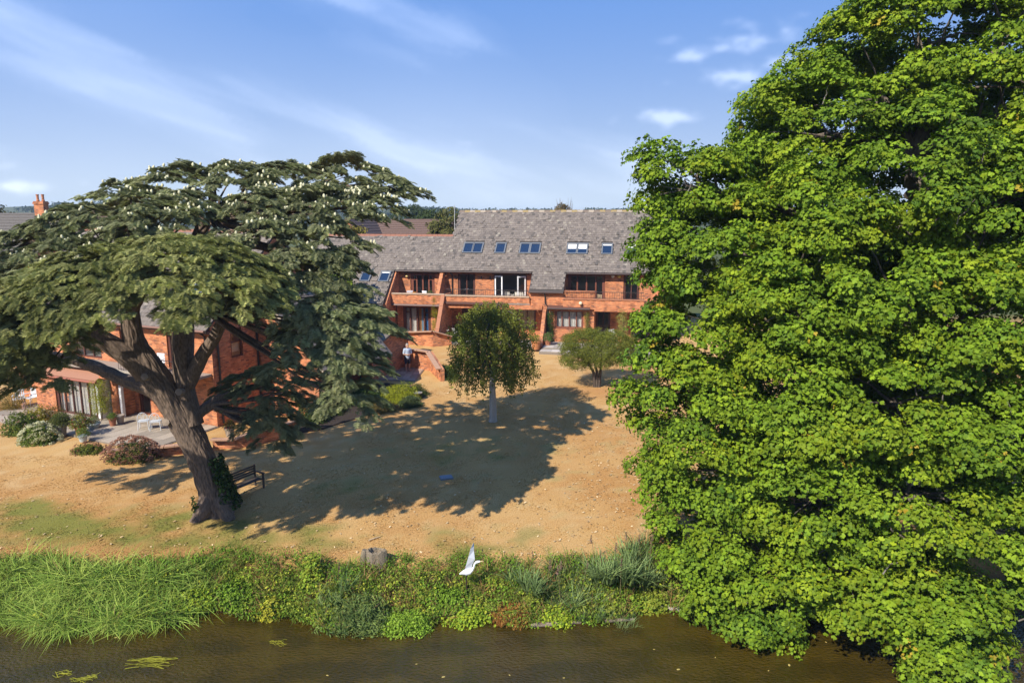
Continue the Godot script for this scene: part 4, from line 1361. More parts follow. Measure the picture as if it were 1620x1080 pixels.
# plain pitched house further back
func far_house(called: String, label: String, at: Vector3, turn: float, w: float, d: float, eave: float, ridge: float, roof_c: Color, pots := 0) -> void:
	var o := thing(called, label, "building", at, turn, "houses behind the terrace")
	var q := MB.new()
	q.span(Vector3(-w * 0.5, 0, -d * 0.5), Vector3(w * 0.5, eave, d * 0.5))
	for s in [-1.0, 1.0]:
		q.prism([Vector3(s * (w * 0.5 - 0.12) - 0.1, eave, d * 0.5), Vector3(s * (w * 0.5 - 0.12) - 0.1, ridge - 0.12, 0), Vector3(s * (w * 0.5 - 0.12) - 0.1, eave, -d * 0.5)], Vector3(0.2, 0, 0))
	part(o, "wall", q.mesh(), brick_mat())
	q = MB.new()
	roof_slab(q, -w * 0.5 - 0.2, w * 0.5 + 0.2, d * 0.5 + 0.3, eave - 0.2, 0.0, ridge)
	roof_slab(q, -w * 0.5 - 0.2, w * 0.5 + 0.2, -d * 0.5 - 0.3, eave - 0.2, -0.001, ridge)
	var rows := int((d * 0.5 + 0.3) / 0.32)
	for k in rows:
		var t := (k + 0.5) / rows
		var p := Vector3(0, lerpf(eave - 0.2, ridge, t) + 0.02, lerpf(d * 0.5 + 0.3, 0, t))
		q.box(p, Vector3(w + 0.4, 0.03, 0.16), Basis(Vector3.RIGHT, atan2(ridge - eave, d * 0.5) - 0.05))
	var roof := part(o, "roof", q.mesh(), grained("far_roof_%.2f" % roof_c.r, roof_c, 0.6, 1.15, Vector3.ONE * 0.5))
	for s in [-1.0, 1.0]:
		for y in [1.0, 3.6]:
			if y + 1.2 < eave: glazing(o, "window", s * w * 0.25 - 0.7, s * w * 0.25 + 0.7, y, y + 1.2, d * 0.5 + 0.06, 2, plain("white_paint", Color(0.78, 0.78, 0.78), 0.4))
	if pots: chimney(roof, Vector3(w * 0.36, ridge - 0.6, 0.0), 1.6, 0.9, pots)

# ---------------------------------------------------------------- trees
func bark(called: String, c: Color, scale := Vector3(0.55, 0.16, 0.55)) -> StandardMaterial3D:
	if mats.has(called): return mats[called]
	var m := grained(called, c, 0.45, 1.2, scale, 0.95, 0.05)
	return m

func bend(a: Vector3, b: Vector3, sag: float, n := 5, wob := 0.0) -> Array:
	var out := []
	for k in n + 1:
		var t := float(k) / n
		var p := a.lerp(b, t)
		p.y += sag * sin(t * PI)
		if k > 0 and k < n: p += Vector3(rf(-wob, wob), rf(-wob, wob) * 0.6, rf(-wob, wob))
		out.append(p)
	return out

func taper(r0: float, r1: float, n := 5) -> Array:
	var out := []
	for k in n + 1: out.append(lerpf(r0, r1, float(k) / n))
	return out

# the flat feathered frond of a cedar, pointing along +z, upper side +y
func frond_mesh(sd: int) -> ArrayMesh:
	var r := RandomNumberGenerator.new()
	r.seed = sd
	var q := MB.new()
	var n := 11
	for k in n:
		var t := (k + 0.5) / n
		var z := t * 0.6
		var y := -0.10 * t * t
		for s in [-1.0, 1.0]:
			var L := 0.19 * (1.05 - 0.62 * t) * r.randf_range(0.7, 1.2)
			var d := Vector3(s * 0.85, r.randf_range(-0.02, 0.28), 0.65 + r.randf_range(-0.15, 0.2)).normalized()
			var b := Vector3(0, y, z)
			var e := b + d * L
			var g := r.randf_range(0.75, 1.3)
			q.col = Color(g, g, g * r.randf_range(0.85, 1.1))
			var side := d.cross(Vector3.UP).normalized()
			for u in [0.2, 0.45, 0.7, 0.95]:
				var c := b.lerp(e, u)
				var w := 0.024 * r.randf_range(0.7, 1.3)
				var tip := c + d * 0.06 + Vector3.UP * r.randf_range(0.0, 0.03)
				q.tri(c - d * 0.04, c - side * w + Vector3.UP * 0.018, tip)
				q.tri(c - d * 0.04, tip, c + side * w + Vector3.UP * 0.018)
				q.tri(c - d * 0.03, c + Vector3.UP * 0.036, tip)
	q.col = Color(0.9, 0.7, 0.6)
	q.tri(Vector3(-0.012, 0, 0), Vector3(0.012, 0, 0), Vector3(0, -0.1, 0.62))
	return q.mesh()

func cedar_fan(w: Many, p: Vector3, dir: Vector3, L: float, width: float, droop: float, a: Color, b: Color, cones: Many = null, cone := 0.0) -> void:
	var flat := Vector3(dir.x, 0, dir.z).normalized()
	var side := Vector3(-flat.z, 0, flat.x)
	var base := tone(a, b, 0.16)
	var n := int(40 * L * (0.6 + width))
	for k in n:
		var t := rng.randf()
		var s := rf(-1, 1)
		var sw := s * width * (1.0 - 0.75 * t) * 0.8
		var q := p + flat * (t * L) + side * sw + Vector3.UP * (-droop * t * t - 0.09 * absf(s) + rf(-0.035, 0.035))
		var slope := -2.0 * droop * t / L
		var fd := (flat + side * (s * 0.75 + rf(-0.7, 0.7)) + Vector3.UP * (slope * 0.6 - 0.03 + rf(-0.2, 0.16))).normalized()
		var up := (Vector3.UP - fd * fd.y + side * rf(-0.3, 0.3) + Vector3(-0.05, 0, 0.12)).normalized()
		var x := up.cross(fd).normalized()
		up = fd.cross(x)
		var z := rf(0.32, 0.55)
		var g := rf(0.82, 1.18)
		if cone > 0.0 and rng.randf() < cone:
			var s2 := rf(0.8, 1.2)
			var h := rf(0.85, 1.1)
			cones.put(q + fd * 0.12 + Vector3.UP * 0.02, Vector3(s2, 0, 0), Vector3(rf(-0.15, 0.15), s2, rf(-0.15, 0.15)), Vector3(0, 0, s2), Color(0.60 * h, 0.57 * h, 0.36 * h))
		w.put(q, x * z * 1.25, up * z * 1.2, fd * z * 0.85, Color(base.r * g, base.g * g, base.b * g))

# one flat-topped plate of foliage: c centre, r = (x, dome height, z), hub = where its bough comes from
func cedar_plate(w: Many, cones: Many, c: Vector3, r: Vector3, hub: Vector3, a: Color, b: Color, cone := 0.0, dens := 1.0, tilt := Vector2.ZERO) -> void:
	var n := int(r.x * r.z * 15.5 * dens) + 10
	for k in n:
		var t := sqrt(rng.randf())
		var ang := rf(0, TAU)
		var lump := 1.0 + 0.28 * fine.get_noise_2d(c.x * 3.0 + cos(ang) * 1.4, c.z * 3.0 + sin(ang) * 1.4)
		var o := Vector3(cos(ang) * r.x * t * lump, 0, sin(ang) * r.z * t * lump)
		var yy := r.y * (0.55 - 1.25 * t * t) + tilt.x * o.x + tilt.y * o.z
		yy += 0.26 * fine.get_noise_3d(c.x + o.x * 0.55, c.y * 5.0, c.z + o.z * 0.55)
		var p := c + o + Vector3(0, yy + rf(-0.06, 0.05), 0)
		var out := (o.normalized() * (0.5 + t) + (p - hub).normalized() * 0.7 + Vector3(rf(-0.3, 0.3), 0, rf(-0.3, 0.3)))
		out.y = 0
		if out.length() < 0.05: out = Vector3(1, 0, 0)
		var L := rf(0.45, 0.95)
		cedar_fan(w, p - out.normalized() * L * 0.45, out, L, rf(0.2, 0.36), 0.05 + 0.3 * t * r.y * L, a, b, cones, (cone * 0.22 if rng.randf() < cone * 0.7 else 0.0))

func make_cedar() -> void:
	var o := thing("cedar_tree", "huge leaning cedar with flat plates of foliage and pale cones", "tree", Vector3.ZERO)
	var B := bark("cedar_bark", Color(0.175, 0.125, 0.09))
	var trunk := [Vector3(-10.74, -0.23, -23.40) + Vector3(0, -0.15, 0), Vector3(-10.75, 0.31, -23.40), Vector3(-11.02, 1.78, -23.35), Vector3(-11.51, 3.23, -23.25), Vector3(-12.10, 4.64, -23.15), Vector3(-12.53, 5.58, -23.00), Vector3(-12.81, 6.37, -22.90), Vector3(-12.85, 7.36, -22.80), Vector3(-12.77, 8.32, -22.80), Vector3(-12.89, 9.48, -22.80), Vector3(-13.10, 10.51, -22.80)]
	var q := MB.new()
	var bn := FastNoiseLite.new()
	bn.seed = 6
	bn.frequency = 0.55
	bn.fractal_octaves = 2
	q.barked(trunk, [0.72, 0.54, 0.46, 0.44, 0.46, 0.43, 0.35, 0.29, 0.25, 0.20, 0.12], 84, 0.05, 0.045, bn)
	# root flare
	for k in 4:
		var a := k * 1.5 + 0.7
		var d := Vector3(cos(a), 0, sin(a))
		q.barked([trunk[1] + d * 0.1 + Vector3(0, 0.7, 0), trunk[1] + d * 0.5 + Vector3(0, 0.05, 0), trunk[1] + d * rf(0.8, 1.0) + Vector3(0, -0.35, 0)], [0.3, 0.32, 0.14], 30, 0.06, 0.035, bn)
	part(o, "trunk", q.mesh(), B)
	# main limbs
	var limbs := [
		[[Vector3(-11.30, 3.40, -23.30), Vector3(-11.54, 4.58, -23.40), Vector3(-11.53, 5.92, -23.50), Vector3(-11.45, 7.25, -23.60), Vector3(-11.35, 8.35, -23.60), Vector3(-11.07, 9.44, -23.60), Vector3(-10.32, 10.61, -23.60)], [0.38, 0.36, 0.34, 0.32, 0.30, 0.24, 0.17]],
		[[Vector3(-12.61, 5.35, -23.00), Vector3(-13.07, 6.08, -22.70), Vector3(-13.69, 6.68, -22.40), Vector3(-14.32, 7.21, -22.10), Vector3(-14.85, 7.67, -21.80), Vector3(-15.40, 8.15, -21.50)], [0.40, 0.36, 0.31, 0.25, 0.18, 0.1]],
		[[Vector3(-12.18, 4.49, -23.30), Vector3(-13.13, 4.73, -23.70), Vector3(-14.19, 4.91, -24.10), Vector3(-15.25, 5.27, -24.40), Vector3(-16.50, 5.58, -24.60), Vector3(-17.70, 5.80, -24.70)], [0.30, 0.27, 0.24, 0.21, 0.16, 0.09]],
		[[Vector3(-11.43, 4.81, -23.40), Vector3(-10.84, 5.78, -23.30), Vector3(-10.24, 6.60, -23.20), Vector3(-9.66, 7.55, -23.00), Vector3(-9.13, 8.43, -22.80)], [0.24, 0.23, 0.2, 0.17, 0.1]],
		[[Vector3(-11.18, 3.77, -23.40), Vector3(-10.50, 4.21, -23.90), Vector3(-9.49, 4.53, -24.30), Vector3(-8.41, 4.34, -24.50)], [0.2, 0.16, 0.11, 0.05]],
		[[Vector3(-11.07, 9.44, -23.60), Vector3(-9.44, 9.77, -23.40), Vector3(-7.68, 9.46, -23.20), Vector3(-6.20, 8.62, -23.10)], [0.2, 0.17, 0.12, 0.05]],
		[[Vector3(-10.32, 10.61, -23.60), Vector3(-9.15, 11.21, -24.60), Vector3(-7.58, 11.63, -25.40), Vector3(-5.78, 11.75, -25.60), Vector3(-4.36, 11.72, -25.40)], [0.2, 0.16, 0.11, 0.07, 0.03]],
		[[Vector3(-10.61, 10.19, -23.60), Vector3(-10.86, 11.04, -24.00), Vector3(-11.46, 11.60, -24.60)], [0.2, 0.14, 0.05]],
		[[Vector3(-13.16, 10.47, -22.90), Vector3(-14.38, 10.55, -23.20), Vector3(-15.80, 9.93, -23.00), Vector3(-16.86, 9.28, -22.60)], [0.15, 0.12, 0.08, 0.04]],
		[[Vector3(-11.39, 7.91, -23.60), Vector3(-9.01, 7.69, -23.60), Vector3(-6.84, 7.14, -23.60), Vector3(-5.31, 6.26, -23.50)], [0.17, 0.14, 0.1, 0.04]],
		[[Vector3(-12.83, 7.58, -22.80), Vector3(-11.55, 8.72, -21.90), Vector3(-10.75, 9.27, -21.20), Vector3(-9.96, 9.41, -20.40)], [0.2, 0.15, 0.1, 0.05]],
		[[Vector3(-12.79, 8.22, -22.80), Vector3(-13.29, 8.93, -21.80), Vector3(-13.90, 9.00, -20.90), Vector3(-14.72, 8.29, -20.30)], [0.18, 0.14, 0.1, 0.04]]]
	for l in limbs:
		var m := MB.new()
		m.barked(l[0], l[1], 44, 0.06, 0.03, bn)
		part(o, "limb", m.mesh(), B)
	# pruning scars
	for p in [Vector3(-12.41, 5.35, -22.45), Vector3(-11.43, 4.76, -22.70), Vector3(-11.96, 3.68, -22.70)]:
		var m := MB.new()
		m.lathe(Vector3.ZERO, [[0.13, -0.25], [0.12, 0.0], [0.001, 0.02]], 10)
		part(o, "branch_scar", m.mesh(), grained("scar", Color(0.28, 0.22, 0.17), 0.6, 1.1, Vector3.ONE * 3.0), Transform3D(Basis(Vector3.RIGHT, PI * 0.42), p))
	# foliage
	var w := Many.new()
	var cones := Many.new()
	var blue := Color(0.25, 0.27, 0.15)
	var blue2 := Color(0.43, 0.445, 0.25)
	var olive := Color(0.29, 0.305, 0.12)
	var olive2 := Color(0.50, 0.505, 0.22)
	var hub1 := Vector3(-10.32, 10.61, -23.60)
	var hub2 := Vector3(-12.83, 9.06, -22.80)
	var hub3 := Vector3(-11.39, 7.91, -23.60)
	var plates := [
		# top tier
		[Vector3(-5.94, 12.35, -25.40), Vector3(1.9, 0.8, 1.9), hub1, blue, blue2, 0.5, 0.95, Vector2(-0.1, -0.4)],
		[Vector3(-8.18, 12.11, -25.20), Vector3(1.9, 0.9, 2.2), hub1, blue, blue2, 0.5, 0.95, Vector2(0, -0.4)],
		[Vector3(-10.06, 12.15, -24.80), Vector3(1.5, 0.8, 1.9), hub1, blue, blue2, 0.45, 0.95, Vector2(0.05, -0.4)],
		[Vector3(-12.07, 11.91, -24.40), Vector3(1.6, 0.9, 1.8), hub2, blue, blue2, 0.5, 0.95, Vector2(0.2, -0.4)],
		[Vector3(-13.70, 11.25, -23.80), Vector3(1.8, 0.9, 2.0), hub2, blue, blue2, 0.5, 0.95, Vector2(0.22, -0.4)],
		[Vector3(-15.10, 10.51, -23.00), Vector3(1.8, 0.9, 1.8), hub2, blue, blue2, 0.5, 0.95, Vector2(0.28, -0.4)],
		[Vector3(-16.20, 9.67, -22.20), Vector3(1.6, 0.9, 1.7), hub2, blue, blue2, 0.5, 0.95, Vector2(0.3, -0.4)],
		[Vector3(-4.24, 11.93, -25.00), Vector3(0.9, 0.35, 0.8), hub1, blue, blue2, 0.15, 0.95, Vector2(-0.25, -0.4)],
		# second tier
		[Vector3(-4.96, 11.36, -23.80), Vector3(1.2, 0.6, 1.1), hub1, blue, blue2, 0.7, 1.1, Vector2(-0.3, -0.4)],
		[Vector3(-6.45, 11.13, -23.30), Vector3(1.6, 1.0, 1.5), hub1, blue, blue2, 0.7, 1.1, Vector2(-0.05, -0.4)],
		[Vector3(-8.32, 11.13, -23.20), Vector3(1.5, 0.9, 1.4), hub1, blue, blue2, 0.4, 1.1, Vector2(0, -0.4)],
		[Vector3(-10.98, 11.02, -22.60), Vector3(1.2, 0.8, 1.2), hub2, blue, blue2, 0.6, 1.1, Vector2(0.3, -0.4)],
		[Vector3(-11.87, 10.61, -21.90), Vector3(1.5, 0.8, 1.3), hub2, blue, blue2, 0.6, 1.1, Vector2(0.3, -0.4)],
		[Vector3(-14.80, 9.50, -21.60), Vector3(1.7, 0.7, 1.3), hub2, blue, blue2, 0.4, 1.1, Vector2(0.25, -0.4)],
		# the bright lower plate in front
		[Vector3(-9.71, 9.53, -19.00), Vector3(2.9, 0.95, 2.2), hub2, olive, olive2, 0.0, 1.7, Vector2(0.06, -0.42)],
		[Vector3(-8.24, 9.22, -19.20), Vector3(1.7, 0.8, 1.6), hub2, olive, olive2, 0.0, 1.6, Vector2(-0.12, -0.42)],
		[Vector3(-11.73, 9.19, -18.40), Vector3(2.2, 1.0, 1.9), hub2, olive, olive2, 0.0, 1.7, Vector2(0.18, -0.42)],
		[Vector3(-12.99, 8.57, -17.80), Vector3(1.8, 1.1, 1.7), hub2, olive, olive2, 0.0, 1.6, Vector2(0.2, -0.45)],
		[Vector3(-12.92, 7.87, -17.80), Vector3(1.1, 0.8, 1.0), hub2, olive, olive2, 0.0, 1.1, Vector2(0.1, -0.5)],
		[Vector3(-13.89, 7.36, -18.00), Vector3(1.0, 0.8, 1.0), hub2, olive, olive2, 0.0, 1.1, Vector2(0, -0.5)],
		[Vector3(-13.49, 6.98, -18.20), Vector3(1.0, 0.8, 0.8), hub2, olive, olive2, 0.0, 1.1, Vector2(0.1, -0.5)],
		[Vector3(-12.75, 7.62, -18.50), Vector3(0.9, 0.7, 0.8), hub2, olive, olive2, 0.0, 1.1, Vector2(0.1, -0.5)],
		[Vector3(-13.21, 6.54, -18.60), Vector3(0.6, 0.6, 0.5), hub2, olive, olive2, 0.0, 1.0, Vector2(0.1, -0.5)],
		[Vector3(-12.21, 8.37, -19.60), Vector3(0.8, 0.5, 0.7), hub2, blue2, olive, 0.0, 0.8, Vector2(0, -0.4)],
		[Vector3(-15.22, 8.48, -18.60), Vector3(1.8, 0.9, 1.7), hub2, olive, olive2, 0.0, 0.8, Vector2(0.15, -0.4)],
		[Vector3(-18.27, 8.95, -21.50), Vector3(2.0, 0.9, 1.8), hub2, blue, blue2, 0.2, 0.8, Vector2(0.2, -0.4)],
		[Vector3(-19.56, 7.14, -21.50), Vector3(1.8, 0.9, 1.6), hub2, olive, olive2, 0.0, 0.8, Vector2(0.2, -0.4)],
		# right middle mass
		[Vector3(-7.62, 10.08, -21.90), Vector3(1.7, 1.0, 1.5), hub1, blue, blue2, 0.4, 1.2, Vector2(-0.1, -0.4)],
		[Vector3(-6.04, 10.21, -22.40), Vector3(1.3, 0.8, 1.2), hub1, blue, blue2, 0.35, 1.2, Vector2(-0.2, -0.4)],
		[Vector3(-6.82, 9.06, -21.40), Vector3(1.75, 1.0, 1.4), hub3, blue, blue2, 0.25, 1.2, Vector2(-0.1, -0.4)],
		[Vector3(-5.55, 9.28, -21.90), Vector3(0.95, 0.7, 0.9), hub3, blue, blue2, 0.3, 1.2, Vector2(-0.3, -0.4)],
		[Vector3(-6.27, 8.44, -21.10), Vector3(1.5, 0.8, 1.2), hub3, blue, blue2, 0.25, 1.2, Vector2(-0.1, -0.4)],
		[Vector3(-8.22, 8.76, -21.40), Vector3(0.9, 0.6, 0.9), hub3, olive, olive2, 0.0, 1.1, Vector2(-0.1, -0.4)],
		# drooping right skirt
		[Vector3(-5.36, 7.60, -20.70), Vector3(1.75, 0.9, 1.3), hub3, blue2, Color(0.31, 0.35, 0.18), 0.12, 1.7, Vector2(-0.05, -0.4)],
		[Vector3(-4.49, 7.67, -20.90), Vector3(0.75, 0.55, 0.8), hub3, blue2, Color(0.31, 0.35, 0.18), 0.0, 1.5, Vector2(-0.3, -0.4)],
		[Vector3(-5.12, 6.60, -20.10), Vector3(1.2, 1.0, 0.9), hub3, blue2, Color(0.31, 0.35, 0.18), 0.0, 1.6, Vector2(0, -0.5)],
		[Vector3(-4.86, 5.79, -19.80), Vector3(0.8, 1.0, 0.6), hub3, blue2, Color(0.31, 0.35, 0.18), 0.0, 1.6, Vector2(0, -0.5)],
		[Vector3(-6.57, 7.19, -20.60), Vector3(0.8, 0.7, 0.8), hub3, blue2, Color(0.31, 0.35, 0.18), 0.0, 1.0, Vector2(0.3, -0.4)],
		# low shaded plate
		[Vector3(-9.00, 4.75, -24.60), Vector3(2.0, 0.8, 1.6), Vector3(-10.84, 4.06, -23.60), blue, blue2, 0.0, 1.2, Vector2(0, -0.4)],
		[Vector3(-8.50, 3.83, -24.00), Vector3(1.2, 0.8, 1.0), Vector3(-10.84, 4.06, -23.60), blue2, Color(0.30, 0.34, 0.17), 0.0, 1.1, Vector2(0, -0.4)],
		[Vector3(-8.81, 3.25, -23.80), Vector3(0.7, 0.7, 0.6), Vector3(-10.84, 4.06, -23.60), blue2, Color(0.30, 0.34, 0.17), 0.0, 1.0, Vector2(0, -0.4)]]
	for p in plates: cedar_plate(w, cones, p[0], p[1], p[2], p[3], p[4], p[5], p[6], p[7])
	many(o, "foliage", frond_mesh(3), leaf_mat("needles", Color(0.6, 0.62, 0.35), 0.75), w)
	var cm := MB.new()
	cm.lathe(Vector3.ZERO, [[0.001, 0.0], [0.034, 0.02], [0.042, 0.055], [0.032, 0.095], [0.001, 0.12]], 7)
	many(o, "cones", cm.mesh(), tinted("cone", 0.8), cones)
	# small inner branches that carry each plate
	var tw := MB.new()
	for p in plates:
		for k in 5:
			var d := Vector3(rf(-0.7, 0.7) * p[1].x, -p[1].y * 0.3, rf(-0.7, 0.7) * p[1].z)
			tw.tube(bend(p[2], p[0] + d, -0.1, 5, 0.08), taper(0.075, 0.012), 6)
	part(o, "branches", tw.mesh(), B)
	# ivy round the foot
	var iv := thing("ivy", "dark green ivy climbing the right side of the cedar trunk", "ivy", trunk[1])
	var iw := Many.new()
	for k in 230:
		var t := rf(0.05, 2.0)
		var c: Vector3 = trunk[1].lerp(trunk[2], clampf(t / 1.6, 0, 1.4)) - trunk[1]
		var a := rf(-0.9, 0.75)
		var d := Vector3(cos(a), 0, sin(a))
		if t < 0.8 and rng.randf() < 0.15: d = Vector3(rf(-0.9, -0.3), 0, 0.8).normalized()
		sow(iw, c + d * (0.53 + rf(-0.03, 0.1) + maxf(0.0, 0.25 - t * 0.12)), d + Vector3.UP * 0.3, rf(0.6, 1.05), tone(Color(0.025, 0.055, 0.014), Color(0.06, 0.11, 0.02)))
	many(iv, "leaves", mesh_of("ivy"), leaf_mat("ivy_leaf", Color(0.3, 0.4, 0.1), 0.35), iw)

# ------------- broadleaf crown: clumps of sprays over a union of lobes
func lobed_crown(lobes: Array, spacing: float, seed_at: int) -> Array:
	var r := RandomNumberGenerator.new()
	r.seed = seed_at
	var out := []
	var grid := {}
	for l in lobes:
		var c: Vector3 = l[0]
		var e: Vector3 = l[1]
		var n := int(4.0 * PI * pow((e.x * e.y + e.y * e.z + e.x * e.z) / 3.0, 1.0) / (spacing * spacing) * 2.2)
		for k in n:
			var y := r.randf_range(-0.85, 1.0)
			var w := r.randf_range(0, TAU)
			var s := sqrt(1.0 - y * y)
			var d := Vector3(cos(w) * s, y, sin(w) * s)
			var p := c + d * e * r.randf_range(0.80, 1.06)
			var inside := false
			for m in lobes:
				if m == l: continue
				var f: Vector3 = (p - m[0]) / m[1]
				if f.length() < 0.72:
					inside = true
					break
			if inside: continue
			var cell := Vector3i((p / spacing).floor())
			var near := false
			for i in range(-1, 2):
				for j in range(-1, 2):
					for h in range(-1, 2):
						var g := cell + Vector3i(i, j, h)
						if grid.has(g):
							for o in grid[g]:
								if o.distance_squared_to(p) < spacing * spacing * 0.55: near = true
			if near: continue
			if not grid.has(cell): grid[cell] = []
			grid[cell].append(p)
			out.append([p, (d / e).normalized()])
	return out

func make_maple() -> void:
	var base := Vector3(11.8, ground_y(11.8, -21.4), -21.4)
	var o := thing("maple_tree", "towering leafy maple filling the right side, overhanging the river", "tree", base)
	var lobes := [
		[Vector3(5.37, 11.65, -22.00), Vector3(1.55, 1.35, 1.5)], [Vector3(6.75, 9.54, -21.60), Vector3(2.7, 2.0, 2.3)], [Vector3(6.26, 7.19, -21.20), Vector3(2.1, 1.9, 2.0)], [Vector3(5.84, 5.45, -20.80), Vector3(2.1, 1.8, 2.0)],
		[Vector3(6.03, 3.41, -20.40), Vector3(2.1, 1.7, 1.9)], [Vector3(6.39, 1.22, -19.90), Vector3(2.1, 1.5, 1.8)], [Vector3(7.28, 0.14, -18.60), Vector3(2.0, 1.2, 1.5)],
		[Vector3(9.60, 13.17, -22.40), Vector3(2.1, 2.0, 2.1)], [Vector3(11.15, 14.79, -22.40), Vector3(2.1, 2.2, 2.2)], [Vector3(12.65, 15.99, -22.00), Vector3(2.6, 2.8, 2.6)], [Vector3(14.45, 15.74, -21.00), Vector3(2.8, 3.4, 2.6)], [Vector3(15.53, 13.10, -19.60), Vector3(2.6, 3.0, 2.4)],
		[Vector3(9.22, 10.33, -20.60), Vector3(2.4, 2.1, 2.1)], [Vector3(11.54, 11.77, -20.00), Vector3(2.6, 2.4, 2.3)], [Vector3(13.33, 10.86, -18.80), Vector3(2.3, 2.3, 2.0)],
		[Vector3(8.23, 8.00, -19.60), Vector3(2.1, 1.8, 1.8)], [Vector3(10.49, 8.46, -18.80), Vector3(2.3, 2.0, 2.0)], [Vector3(12.38, 7.77, -17.60), Vector3(2.3, 2.0, 1.9)], [Vector3(14.12, 7.22, -17.00), Vector3(2.0, 2.2, 1.8)],
		[Vector3(8.32, 5.36, -18.90), Vector3(2.1, 1.7, 1.8)], [Vector3(10.45, 5.64, -17.90), Vector3(2.0, 1.7, 1.8)], [Vector3(12.41, 4.90, -16.90), Vector3(2.0, 1.7, 1.7)],
		[Vector3(8.56, 2.98, -18.20), Vector3(2.0, 1.4, 1.6)], [Vector3(10.58, 3.26, -17.10), Vector3(1.9, 1.4, 1.6)], [Vector3(12.60, 2.48, -16.50), Vector3(1.7, 1.3, 1.5)],
		[Vector3(8.88, 1.10, -17.40), Vector3(1.7, 1.0, 1.3)], [Vector3(10.62, 1.14, -16.50), Vector3(1.6, 1.0, 1.2)], [Vector3(7.35, -0.65, -17.90), Vector3(1.0, 0.6, 0.8)], [Vector3(11.50, 0.17, -15.90), Vector3(1.2, 0.75, 0.9)], [Vector3(11.01, -0.54, -15.50), Vector3(0.75, 0.5, 0.6)],
		[Vector3(14.31, 13.55, -19.80), Vector3(2.2, 2.3, 2.0)], [Vector3(12.46, 11.64, -25.50), Vector3(4.2, 5.0, 3.4)], [Vector3(15.85, 6.66, -24.50), Vector3(4.8, 5.0, 3.4)], [Vector3(11.21, 4.29, -24.50), Vector3(3.6, 4.0, 3.0)]]
	var sp := lobed_crown(lobes, 1.02, 17)
	var wa := Many.new()
	var wb := Many.new()
	var g1 := Color(0.112, 0.19, 0.014)
	var g2 := Color(0.192, 0.285, 0.018)
	var g3 := Color(0.33, 0.37, 0.018)
	var g4 := Color(0.065, 0.13, 0.014)
	var bulk := Vector3(12.58, 7.06, -22.00)
	for c in sp:
		var p: Vector3 = c[0]
		var d: Vector3 = c[1]
		var behind := (p - bulk).dot(Vector3(0, 0, 1)) < -2.0
		var r := rf(0.45, 0.95)
		var n := int(92.0 * r * r * (0.55 if behind else 1.0)) + 10
		var hue := patch.get_noise_3d(p.x * 4.0, p.y * 4.0, p.z * 4.0)
		var ca := g1.lerp(g4, clampf(-hue * 3.5, 0, 1))
		var cb := g2.lerp(g3, clampf(hue * 1.8, 0, 0.45))
		for k in n:
			var u := rdir()
			u.y = u.y * 0.9 + 0.12
			var s := pow(rng.randf(), 0.4)
			var q := p + Vector3(u.x * r * 1.08, u.y * r * 0.62 - 0.18 * (u.x * u.x + u.z * u.z) * r, u.z * r * 1.08) * s
			var up := Vector3.UP * 0.75 + u * 0.55 + d * 0.45
			var t := tone(ca, cb, 0.26)
			if rng.randf() < 0.006: t = Color(0.36, 0.27, 0.03)
			sow(wa if k % 2 else wb, q - base, up, rf(0.75, 1.2), t)
	many(o, "crown", mesh_of("maple"), leaf_mat("maple_leaf", Color(0.6, 0.68, 0.2), 0.6), wa)
	many(o, "crown", mesh_of("maple_b"), leaf_mat("maple_leaf", Color(0.6, 0.68, 0.2), 0.6), wb)
	# trunk, limbs, twigs
	var B := bark("maple_bark", Color(0.16, 0.13, 0.10))
	var q := MB.new()
	var tr := [Vector3(0, -0.3, 0), Vector3(0, 0.4, 0), Vector3(0.1, 3.0, 0.1), Vector3(0.2, 6.5, 0.3), Vector3(0.5, 10.0, 0.2), Vector3(0.7, 13.5, 0.0)]
	q.tube(tr, [0.75, 0.55, 0.45, 0.38, 0.27, 0.1], 14, 0.05)
	part(o, "trunk", q.mesh(), B)
	for l in lobes:
		var to: Vector3 = l[0] - base
		var hy := clampf(to.y - Vector2(to.x, to.z).length() * 0.35, 1.2, 12.5)
		var f := Vector3(0.3 * hy / 10.0, hy, 0.1)
		var m := MB.new()
		m.tube(bend(f, to, 0.3, 6, 0.12), taper(0.17, 0.05, 6), 8)
		for k in 7:
			var u := rdir()
			var e: Vector3 = to + u * l[1] * 0.85
			m.tube(bend(f.lerp(to, rf(0.55, 1.0)), e, 0.15, 4, 0.08), taper(0.045, 0.01, 4), 5)
		part(o, "limb", m.mesh(), B)
	# bare grey twigs showing between the leaves
	var t2 := MB.new()
	for c in sp:
		if rng.randf() < 0.18 and c[0].z > -22.5:
			var p: Vector3 = c[0] - base
			var a := p + Vector3(rf(-0.4, 0.4), -0.75, rf(-0.3, 0.3))
			t2.tube(bend(a, a + Vector3(rf(-0.5, 0.5), rf(0.3, 0.9), rf(0.1, 0.5)), 0.05, 4, 0.05), taper(0.022, 0.006, 4), 5)
	part(o, "twigs", t2.mesh(), grained("grey_twig", Color(0.27, 0.24, 0.2), 0.6, 1.1, Vector3.ONE * 3.0))

